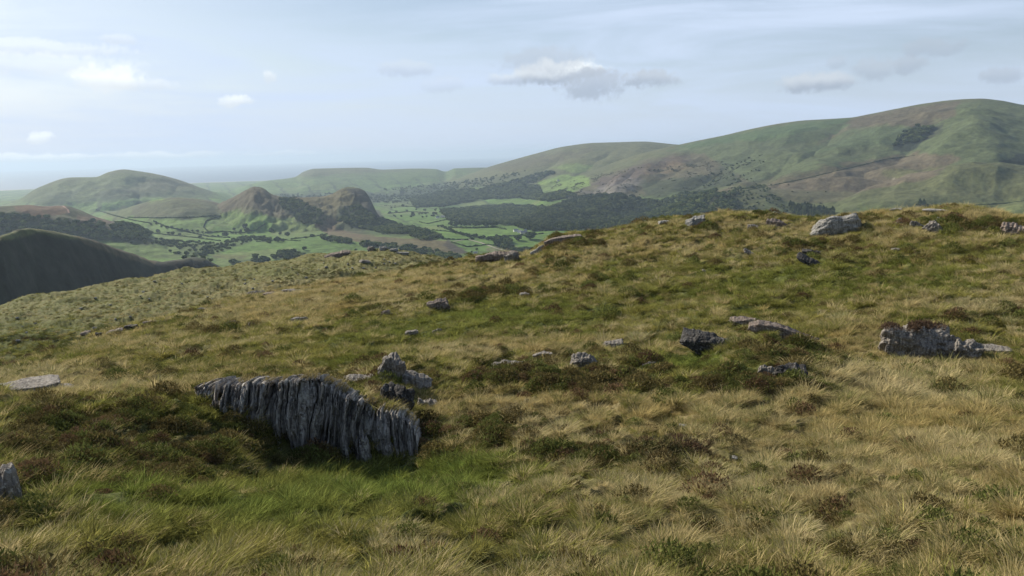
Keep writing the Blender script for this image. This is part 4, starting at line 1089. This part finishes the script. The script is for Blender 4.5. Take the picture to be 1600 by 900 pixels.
for wi, (P, wt, d0, d1, th) in enumerate(WOODS):
    Pn = np.array(P, float); a0 = az_of(Pn[:, 0].min() - 5, 330); a1 = az_of(Pn[:, 0].max() + 5, 330)
    dens = wt / 120.0; area = (a1 - a0) * (d1 * d1 - d0 * d0) / 2; n = int(min(area * dens, 90000))
    az = a0 + (a1 - a0) * rng.random(n); d = np.sqrt(d0 * d0 + (d1 * d1 - d0 * d0) * rng.random(n))
    keepd = rng.random(n) < np.clip(3600 / d, .25, 1) ** 1.5
    az, d = az[keepd], d[keepd]; z = FAR.at(az, d); x, y = d * np.sin(az), d * np.cos(az); px, py = project(x, y, z)
    sd = poly_sd(px, py, P) + 2.5 * fbm(x / 60, y / 60, 3)
    keep = (sd < 0) & (fbm(x / 55 + 9, y / 55, 3) * .9 + .5 > th * .95)
    az, d, x, y, z = az[keep], d[keep], x[keep], y[keep], z[keep]; n = len(d)
    if n < 3: continue
    conif = wi in (8, 9, 11)
    sz = (9.5 + 6.5 * rng.random(n)) * np.clip(d / 3600, .8, 1.9) ** .7
    if th > .45 : sz *= .55
    if wi in (8, 9): sz *= 1.5
    if conif: sz *= 1.15
    cv = rng.random(n)[:, None]; tint = np.array((.022, .038, .016)) * (1 - cv) + np.array((.095, .115, .040)) * cv ** 1.4
    if conif: tint = tint * .75
    rot = np.zeros((n, 3)); rot[:, 2] = rng.random(n) * 6.28
    scl = np.stack([sz * (.9 + .4 * rng.random(n))] * 2 + [sz], 1)
    scatter('woodland', np.stack([x, y, z - .3], 1), rot, scl, tint, rng.integers(3, 7, n) if wi in (8, 9) else (rng.integers(0, 7, n) if conif else rng.integers(0, 5, n)), wood_mix if conif else wood_round, WLAB[wi])

# individual trees
tree_src = []
for k in range(4):
    cr, cf = crown_geo('round', 20 + k); me = np_mesh('crown', cr, cf, smooth=False); me.materials.append(M_CROWN)
    tv, tf = tube((0, 0, -.03), (0, 0, .45), .045, .028); tm = np_mesh('trunk', tv, tf, smooth=True); tm.materials.append(M_BARK)
    tree_src.append((me, tm))


def tree(px, py, hpx, label, group=None, wide=1.0):
    h3 = FAR.hit(px, py)
    if h3 is None: return
    d = math.hypot(h3[0], h3[1]); h = hpx * d / FOC
    e = link(bpy.data.objects.new('tree', None)); e.location = h3; e.empty_display_size = .5
    me, tm = tree_src[random.randrange(4)]
    c = link(bpy.data.objects.new('crown', me), e); t = link(bpy.data.objects.new('trunk', tm), e)
    w = h * wide * random.uniform(.9, 1.2)
    c.scale = (w, w, h); t.scale = (h, h, h); c.rotation_euler = (0, 0, random.random() * 6)
    tag(e, label, 'tree', group)


for i in range(15):
    tree(705 + i * 5.0 + random.uniform(-1.5, 1.5), 354 + random.uniform(-1.5, 1), random.uniform(5, 8.5), 'tall tree in the dark row between two flat green fields', 'trees in the row across the valley')
for i in range(24):
    t = i / 23; tree(692 + 92 * t + random.uniform(-1, 1), 356 + 29 * t + 3 * math.sin(t * 6) + random.uniform(-1, 1), random.uniform(3.5, 6.5), 'round tree in the hedgerow slanting across the valley floor', 'trees in the slanting hedgerow')
tree(809, 376, 9, 'round dark tree standing alone left of a bigger one by the white farm', wide=1.25)
tree(829, 374, 12, 'biggest round tree below the white farm', wide=1.2)
tree(776, 371, 5, 'small tree at the corner above the square copse')
for px, py, h, lab in [(424, 364, 6, 'leftmost of three trees on the open pasture left of the crag'), (438, 367, 4, 'smallest and middle tree of three on the open pasture'), (449, 369, 6, 'right hand tree of three on the open pasture with a shadow'),
                       (488, 371, 5, 'tree on the hedge line below the rocky ridge'), (478, 373, 3.5, 'bush left of the tree on the hedge line'), (434, 378, 8, 'tall tree at the right end of the dark belt'), (442, 378, 5, 'low tree touching the tall one at the end of the belt'),
                       (476, 391, 6, 'lone tree in the pasture above the skyline knoll'), (366, 360, 4, 'small tree left of the copse in the pasture'), (383, 357, 7, 'upper tree of the pasture copse'), (386, 363, 7, 'lower tree of the pasture copse'), (376, 366, 5, 'bush at the foot of the pasture copse'),
                       (247, 364, 5, 'largest tree on the field edge below the brown knoll'), (263, 366, 3.5, 'first of three small field edge trees'), (270, 367, 4.5, 'second of three small field edge trees'), (281, 368, 3.5, 'third of three small field edge trees'),
                       (352, 370, 7, 'tall tree rising from the middle of the dark belt'), (292, 399, 6, 'reddish round tree below the dark belt'), (266, 394, 4, 'bush in the field below the belt'), (423, 359, 3, 'tiny tree above the three on the open pasture'), (313, 372, 4, 'small tree between belt and field wall'), (745, 391, 3.5, 'small round tree by the pale farm track'), (737, 395, 3, 'bush at the very tip of the ridge'), (685, 355, 3.5, 'lone bush in the middle valley field'), (556, 392, 3.5, 'bush on the pasture just behind the knoll')]:
    tree(px, py, h, lab, wide=1.1)
for i in range(42):
    tree(random.uniform(608, 690), random.uniform(322, 341), random.uniform(2, 4), 'small tree scattered over the far valley fields', 'trees scattered over the far valley fields', 1.3)
for i in range(14):
    t = i / 13; tree(236 + 105 * t, 350 + 20 * t + random.uniform(-2, 2), random.uniform(2, 3.5), 'small tree on the field boundary under the brown knoll', 'trees along the upper field boundary', 1.2)


def hedge(pts, label, h=3.0, w=3.0):
    P = []
    for (x0, y0), (x1, y1) in zip(pts[:-1], pts[1:]):
        m = max(2, int(math.hypot(x1 - x0, y1 - y0) * 1.5))
        for i in range(m):
            q = FAR.hit(x0 + (x1 - x0) * i / m, y0 + (y1 - y0) * i / m)
            if q is not None: P.append(q)
    if len(P) < 3: return
    P = np.array(P); seg = np.concatenate([[0], np.cumsum(np.linalg.norm(np.diff(P[:, :2], axis=0), axis=1))]); n = min(int(seg[-1] / 2.5) + 3, 1500)
    s = np.linspace(0, seg[-1], n); Q = np.stack([np.interp(s, seg, P[:, k]) for k in range(3)], 1)
    az, d = np.arctan2(Q[:, 0], Q[:, 1]), np.hypot(Q[:, 0], Q[:, 1]); Q[:, 2] = FAR.at(az, d)
    tg = np.gradient(Q, axis=0); tg[:, 2] = 0; tg /= np.linalg.norm(tg, axis=1, keepdims=True) + 1e-9; sd = np.stack([tg[:, 1], -tg[:, 0], tg[:, 2] * 0], 1)
    prof = [(-.5, -.3), (-.55, .5), (-.25, 1.0), (.25, 1.0), (.55, .5), (.5, -.3)]; V = np.zeros((n, 6, 3)); r = np.random.default_rng(len(pts) * 7 + n)
    hh = h * (.7 + .6 * r.random(n)) * (1 + .6 * pn(s / 14, s * 0)) ; ww = w * (.7 + .6 * r.random(n))
    for k, (a, b) in enumerate(prof):
        V[:, k] = Q + sd * (a * ww)[:, None]; V[:, k, 2] += b * hh
    org = Q[n // 2].copy(); me = np_mesh('hedgerow', (V - org).reshape(-1, 3), grid_faces(n, 6), smooth=False); me.materials.append(M_CROWN)
    o = link(bpy.data.objects.new('hedgerow', me)); o.location = org; tag(o, label, 'hedge')


for pts, lab, h in [
    ([(655, 347), (668, 350), (690, 345), (700, 343)], 'curving hedge across the upper middle valley field', 3), ([(650, 362), (680, 360), (700, 362), (712, 364)], 'hedge between the middle valley fields', 3),
    ([(690, 374), (720, 375), (742, 374)], 'hedge in the lower valley field left of the slanting trees', 3), ([(706, 379), (730, 386), (760, 383), (782, 384)], 'lowest hedge in the valley by the tip of the ridge', 3),
    ([(700, 356), (740, 357), (778, 355)], 'hedge behind the tall row of trees', 5), ([(722, 357), (775, 356), (792, 359)], 'hedge at the foot of the dense wood', 4), ([(765, 371), (800, 369), (832, 367), (850, 365)], 'hedge running right below the white farm', 3),
    ([(600, 322), (640, 323), (690, 322)], 'far hedge under the side valley wood', 4), ([(606, 334), (640, 331), (670, 333)], 'second far hedge in the far valley fields', 4), ([(715, 342), (760, 344), (800, 344)], 'hedge above the flat field by the wood', 4),
    ([(210, 361), (250, 366), (300, 371), (345, 377)], 'long hedge along the field below the brown knoll', 3), ([(240, 346), (258, 354), (290, 362), (325, 370), (360, 372)], 'dark hedge slanting down the upper left pasture', 4),
    ([(345, 338), (322, 346), (318, 355), (326, 363)], 'crooked hedge climbing to the rocky ridge', 4), ([(320, 364), (350, 362), (380, 364), (400, 360), (415, 350)], 'wall like hedge crossing the green cone of pasture', 3),
    ([(200, 340), (250, 341), (300, 340), (340, 337)], 'straight hedge at the foot of the brown knoll', 3), ([(150, 328), (175, 336), (210, 345), (235, 349)], 'hedge bounding the pale field on the left', 3),
    ([(455, 374), (490, 370), (512, 366)], 'thin hedge rising right below the bracken', 3), ([(400, 378), (440, 375), (470, 377)], 'thin hedge over the green rise', 2.5),
    ([(1050, 296), (1085, 300), (1110, 304)], 'short wall on the low spur', 1.2), ([(1165, 298), (1250, 281), (1330, 262), (1380, 250), (1430, 243)], 'long dark boundary slanting up the high hill', 1.6),
    ([(1430, 320), (1500, 322), (1570, 318), (1600, 314)], 'field boundary low on the right of the high hill', 1.6)]:
    hedge(pts, lab, h)


def flat(name, base, rough=.8):
    m = bpy.data.materials.new(name); m.use_nodes = True; b = m.node_tree.nodes['Principled BSDF']; b.inputs['Roughness'].default_value = rough
    nz = N(m.node_tree, 'ShaderNodeTexNoise', i_Scale=.8, i_Detail=4.0); tc = N(m.node_tree, 'ShaderNodeTexCoord'); m.node_tree.links.new(tc.outputs['Object'], nz.inputs[0])
    f = maprange(m.node_tree, nz.outputs[0], .3, .7); m.node_tree.links.new(mixc(m.node_tree, f, tuple(v * .85 for v in base), tuple(min(1, v * 1.1) for v in base)), b.inputs['Base Color']); return m


M_WHITE = flat('whitewash', (.78, .77, .74)); M_ROOF = flat('slate roof', (.20, .21, .24)); M_STONE = flat('farm stone', (.42, .40, .37)); M_GLASS = flat('window glass', (.05, .06, .07), .2)


def box(x0, x1, y0, y1, z0, z1):
    V = [(x, y, z) for x in (x0, x1) for y in (y0, y1) for z in (z0, z1)]
    return V, [(0, 1, 3, 2), (4, 6, 7, 5), (0, 4, 5, 1), (2, 3, 7, 6), (0, 2, 6, 4), (1, 5, 7, 3)]


def house(px, py, L, W, H, rz, label, mat, cat='farmhouse', name='farmhouse'):
    q = FAR.hit(px, py)
    if q is None: return
    e = link(bpy.data.objects.new(name, None)); e.location = q; e.rotation_euler = (0, 0, rz); tag(e, label, cat)
    V = [(-L / 2, -W / 2, -1), (L / 2, -W / 2, -1), (L / 2, W / 2, -1), (-L / 2, W / 2, -1), (-L / 2, -W / 2, H), (L / 2, -W / 2, H), (L / 2, W / 2, H), (-L / 2, W / 2, H), (-L / 2, 0, H + W * .4), (L / 2, 0, H + W * .4)]
    me = bpy.data.meshes.new('wall'); me.from_pydata(V, [], [(0, 1, 5, 4), (2, 3, 7, 6), (1, 2, 6, 9, 5), (3, 0, 4, 8, 7)]); me.materials.append(mat); link(bpy.data.objects.new('wall', me), e)
    o = .4; r = W / 2 + o; zz = H - .4 * o * 2 + .12; t = H + W * .4 + .15
    V = [(-L / 2 - o, -r, zz), (L / 2 + o, -r, zz), (L / 2 + o, 0, t), (-L / 2 - o, 0, t), (L / 2 + o, r, zz), (-L / 2 - o, r, zz)]
    me = bpy.data.meshes.new('roof'); me.from_pydata(V, [], [(0, 1, 2, 3), (3, 2, 4, 5)]); me.materials.append(M_ROOF); ro = link(bpy.data.objects.new('roof', me), e)
    sm = ro.modifiers.new('thickness', 'SOLIDIFY'); sm.thickness = .15
    if name == 'farmhouse':
        v, f = box(-.5, .5, -.4, .4, -1.2, 1.4); me = bpy.data.meshes.new('chimney'); me.from_pydata(v, [], f); me.materials.append(mat); c = link(bpy.data.objects.new('chimney', me), ro); c.location = (L / 2 - .7, 0, t)
        for k in (-1, 0, 1):
            v, f = box(-.6, .6, -.06, .06, -.7, .7); me = bpy.data.meshes.new('window'); me.from_pydata(v, [], f); me.materials.append(M_GLASS); c = link(bpy.data.objects.new('window', me), e); c.location = (k * L * .3, -W / 2, H * .6)


house(806, 362, 14, 7, 5, .3, 'leftmost white farmhouse at the foot of the dense wood', M_WHITE)
house(812, 364, 11, 7, 5, -.4, 'white house right of the leftmost farmhouse under the wood', M_WHITE)
house(818, 365, 18, 9, 4.5, .2, 'long pale barn in the middle of the farm under the wood', M_STONE, 'barn', 'barn')
house(825, 366.5, 12, 7, 5, .6, 'white house at the right end of the farm under the wood', M_WHITE)
house(821, 362, 12, 8, 4.5, 1.2, 'grey barn behind the long pale one in the farm', M_STONE, 'barn', 'barn')
house(684, 341, 16, 8, 5, .2, 'white farmhouse among trees in the far valley', M_WHITE)
house(692, 340, 18, 10, 5, -.2, 'pale barn beside the farmhouse in the far valley', M_STONE, 'barn', 'barn')
house(872, 283, 14, 8, 5, .1, 'tiny white cottage on the green fields of the side valley', M_WHITE)
house(743, 397, 10, 6, 4, .1, 'small pale barn at the bottom of the valley near the ridge tip', M_STONE, 'barn', 'barn')


def track(pts, label, w=5.0, P=FAR, col=(.30, .27, .21)):
    Q = []
    for (x0, y0), (x1, y1) in zip(pts[:-1], pts[1:]):
        m = max(2, int(math.hypot(x1 - x0, y1 - y0) * 2))
        for i in range(m):
            q = P.hit(x0 + (x1 - x0) * i / m, y0 + (y1 - y0) * i / m)
            if q is not None: Q.append(q)
    Q = np.array(Q); seg = np.concatenate([[0], np.cumsum(np.linalg.norm(np.diff(Q[:, :2], axis=0), axis=1))]); n = int(min(seg[-1] / 6 + 3, 800)); s = np.linspace(0, seg[-1], n)
    Q = np.stack([np.interp(s, seg, Q[:, k]) for k in range(3)], 1); tg = np.gradient(Q, axis=0); tg[:, 2] = 0; tg /= np.linalg.norm(tg, axis=1, keepdims=True) + 1e-9
    sd = np.stack([tg[:, 1], -tg[:, 0], tg[:, 2] * 0], 1); V = np.zeros((n, 3, 3))
    for k, a in enumerate((-.5, 0, .5)):
        V[:, k] = Q + sd * a * w; V[:, k, 2] = P.at(np.arctan2(V[:, k, 0], V[:, k, 1]), np.hypot(V[:, k, 0], V[:, k, 1])) + .9
    me = np_mesh('track', V.reshape(-1, 3), grid_faces(n, 3)); me.materials.append(flat('track gravel', col)); tag(link(bpy.data.objects.new('track', me)), label, 'track', kind='structure')


track([(708, 378), (730, 374), (752, 380), (780, 390), (800, 395)], 'pale farm track across the valley bottom')
track([(84, 322), (98, 322), (106, 328), (108, 334)], 'rusty track on the left hill', 5, col=(.24, .13, .09))

# the lagoon behind the beach, far off
def lagoon():
    c = [(368, 287.5), (395, 285.5), (418, 284.5), (420, 286.5), (395, 288.6), (372, 290.5)]
    V = []
    for p in c:
        a, t = azel(np.array([float(p[0])]), np.array([float(p[1])])); d = (14.0 - CZ) / t[0]; V.append((d * math.sin(a[0]), d * math.cos(a[0]), 14.0))
    me = bpy.data.meshes.new('lagoon'); me.from_pydata(V, [], [tuple(range(6))]); mm = flat('lagoon water', (.40, .45, .50), .15); me.materials.append(mm)
    tag(link(bpy.data.objects.new('lagoon', me)), 'pale lagoon near the coast behind the left hill', 'water', kind='structure')


lagoon()

# scrub on the moorland hills, too much to count
n = 60000; az = rng.uniform(az_of(860, 300), az_of(1300, 300), n); d = np.sqrt(rng.uniform(2500 ** 2, 5000 ** 2, n)); z = FAR.at(az, d); x, y = d * np.sin(az), d * np.cos(az)
keep = fbm(x / 45, y / 45, 3) + .55 * fbm(x / 260 + 8, y / 260, 2) > .30
az, d, x, y, z = az[keep], d[keep], x[keep], y[keep], z[keep]; px, py = project(x, y, z)
keep = (py > np.interp(px, [860, 1000, 1100, 1200, 1300], [285, 262, 252, 250, 285])) & (rng.random(len(px)) < np.clip(1.25 - (px - 950) / 280, .05, 1)); x, y, z = x[keep], y[keep], z[keep]; n = len(x)
rot = np.zeros((n, 3)); rot[:, 2] = rng.random(n) * 6.28; s = 1.6 + 3.0 * rng.random(n) ** 2; cv = rng.random(n)[:, None]
scatter('scrub', np.stack([x, y, z - .6], 1), rot, np.stack([s * 1.5, s * 1.5, s], 1), np.array((.036, .05, .024)) * (1 - cv) + np.array((.075, .07, .035)) * cv, rng.integers(0, 5, n), wood_round, 'dark gorse and scrub dotted over the hills on the right')

# ------------------------------------------------------------------ near grass and heather
WIND = (.22, .05, 0)
pro_straw = protos('dry_grass', [blades(90, .13, .10, .28, .0075, .75, WIND, 100 + k, 3) for k in range(6)], M_STRAW, 'dry moor grass')
pro_green = protos('green_grass', [blades(90, .15, .07, .22, .0095, 1.0, (.15, .02, 0), 200 + k) for k in range(5)], M_GREEN, 'green grass')
pro_heath = protos('heather', [leafy_dome(420, .25, .20, .030, 300 + k) for k in range(5)], M_HEATH, 'heather')


def near_scatter(NTOT=325000):
    a0, a1 = -50 * D2R, 50 * D2R
    dg = np.exp(np.linspace(math.log(5.5), math.log(240), 600)); pdf = dg * np.minimum(1, (11 / dg) ** 1.55); cdf = np.concatenate([[0], np.cumsum((pdf[1:] + pdf[:-1]) / 2 * np.diff(dg))]); cdf /= cdf[-1]
    az = rng.uniform(a0, a1, NTOT); d = np.interp(rng.random(NTOT), cdf, dg)
    x, y = d * np.sin(az), d * np.cos(az); z = NEAR.at(az, d)
    m = near_mix(x, y, z); far = sstep(95, 130, d)
    u = rng.random(NTOT); cat = np.where(u < m[:, 0], 0, np.where(u < m[:, 0] + m[:, 1], 1, 2))
    px, py = project(x, y, z)
    ok = (py > 300) & ~((far > .5) & (rng.random(NTOT) < .45))
    shr = np.ones(NTOT)
    for rx, ry, rw, rd in ROCK_POS:
        q = np.hypot((x - rx) / (rw * .5), (y - ry) / (max(rd, rw * .5) * .5)); ok &= q > .6; shr = np.where(q < 1.6, np.minimum(shr, .62), shr)
    ok &= ~((poly_sd(px, py, [(325, 606), (480, 602), (560, 636), (645, 660), (645, 678), (600, 690), (440, 676), (390, 646), (350, 622)]) < 0) & (d < 19.9) & (d > 17.6))
    tus = np.clip(.95 + 1.6 * fbm(x / .75, y / .75, 2) + .35 * fbm(x / 3, y / 3, 2), .45, 1.7)
    big = np.clip((d / 22) ** .45, .8, 1.55) * (1 - .35 * far) * tus * shr
    ok &= rng.random(NTOT) < np.clip(tus * 1.1 - .15, .22, 1)
    low = fbm(x / 5, y / 5, 3)[:, None]; rr = rng.random((NTOT, 1))
    return x, y, z, d, cat, ok, big, low, rr, far, px, py


x, y, z, d, cat, ok, big, low, rr, far, px, py = near_scatter()
for c, nm, coll, lab in ((0, 'dry_grass', pro_straw, 'pale straw coloured moor grass bending in the wind over the slopes'), (1, 'green_grass', pro_green, 'short green grass in the hollows and over the slope'), (2, 'heather', pro_heath, 'dark brown heather and bilberry clumps on the banks')):
    s = ok & (cat == c); n = int(s.sum()); q = rr[s]; lo = np.clip(low[s] * .9 + .5, 0, 1)
    if c == 0: tint = np.array((.46, .365, .150)) * (1 - lo) + np.array((.58, .500, .29)) * lo; tint = np.where(q < .28, tint * np.array((.50, .58, .45)), tint) * (.8 + .4 * rng.random((n, 1)))
    elif c == 1: tint = np.array((.165, .190, .042)) * (1 - lo) + np.array((.34, .305, .095)) * lo; tint = tint * (.60 + .8 * q)
    else:
        tint = np.where(q < .45, np.array((.150, .122, .050)), np.where(q < .88, np.array((.125, .140, .042)), np.array((.15, .098, .055)))) * (.7 + .6 * rng.random((n, 1)))
        pk = np.exp(-(((px[s] - 1090) / 110) ** 2 + ((py[s] - 700) / 26) ** 2))[:, None]; tint = tint * (1 - .6 * pk) + np.array((.145, .085, .070)) * .6 * pk
    if c == 1:
        bg = np.zeros(n)
        for cx, cy, rx, ry in ((630, 770, 230, 36), (730, 735, 110, 24), (420, 800, 190, 36), (180, 790, 110, 40), (1090, 565, 48, 14), (800, 500, 170, 30), (700, 455, 60, 12), (1330, 435, 240, 26), (640, 520, 90, 16), (1140, 600, 60, 20)):
            bg = np.maximum(bg, np.exp(-(((px[s] - cx) / rx) ** 2 + ((py[s] - cy) / ry) ** 2)) * (1 if cy > 700 or rx < 60 else .5))
        bg = bg[:, None]; tint = tint * (1 - .75 * bg) + np.array((.175, .240, .052)) * (.45 + 1.0 * q) * .75 * bg
    fs = far[s][:, None]; tint = tint * (1 - .42 * fs) + np.array((.130, .128, .055)) * .42 * fs
    b = big[s] * (.7 + .6 * rng.random(n))
    if c == 0: b = b * (1 + .45 * np.exp(-(((px[s] - 1370) / 130) ** 2 + ((py[s] - 610) / 35) ** 2)))
    rot = np.zeros((n, 3)); rot[:, 2] = rng.normal(0, .95, n) if c == 0 else rng.random(n) * 6.28; rot[:, 0] = rng.normal(0, .12, n); rot[:, 1] = rng.normal(.04, .12, n)
    scatter(nm, np.stack([x[s], y[s], z[s] - .01], 1), rot, np.stack([b * 1.05, b * 1.05, b * (.75 + .4 * rng.random(n))], 1), tint, rng.integers(0, len(coll.objects), n), coll, lab)

# the heather growing over the top of the large boulder
bo = ROCK_OBJ['large smooth grey boulder with a heather cap on the right']
vb = np.array([v.co[:] for v in bo.data.vertices]); tz = vb[:, 2].max(); tv = vb[(vb[:, 2] > tz * .86)]
r = np.random.default_rng(11); V, F = [], []
for i in range(2600):
    c = tv[r.integers(len(tv))] + r.normal(0, .05, 3); c[0] -= .1; d1 = r.normal(size=3); d1[2] = abs(d1[2]) + .6; d1 /= np.linalg.norm(d1); d2 = np.cross(d1, r.normal(size=3)); d2 /= np.linalg.norm(d2)
    L_ = .07 + .09 * r.random(); k = len(V); V += [c - d2 * .018, c + d2 * .018, c + d1 * L_]; F.append((k, k + 1, k + 2))
me = np_mesh('heather_cap', np.array(V), np.array(F), smooth=False); me.materials.append(leaf_mat('cap heather', (.11, .075, .05), False, .2, var=.4)); link(bpy.data.objects.new('heather_cap', me), bo)

# brown turf fringe hanging over the lip of the cliff
co = [o for o in bpy.data.objects if o.name == 'slate_cliff'][0]
vb = np.array([v.co[:] for v in co.data.vertices]).reshape(900, 150, 3); r = np.random.default_rng(12); V, F = [], []
for i in range(5200):
    u = int(r.beta(1.6, 1.2) * 880) if r.random() < .8 else r.integers(0, 900); j = int(8 + 18 * r.random())
    if pn(u / 60.0, 3.3) < -.12: continue
    c = vb[u, j] + r.normal(0, .02, 3); d1 = np.array([.35, -.35, .75]) + r.normal(0, .45, 3); d1 /= np.linalg.norm(d1); d2 = np.cross(d1, r.normal(size=3)); d2 /= np.linalg.norm(d2)
    L_ = .08 + .13 * r.random(); k = len(V); V += [c - d2 * .006, c + d2 * .006, c + d1 * L_]; F.append((k, k + 1, k + 2))
me = np_mesh('turf_fringe', np.array(V), np.array(F), smooth=False); me.materials.append(leaf_mat('lip turf', (.26, .215, .10), False, .3, var=.5)); link(bpy.data.objects.new('turf_fringe', me), co)
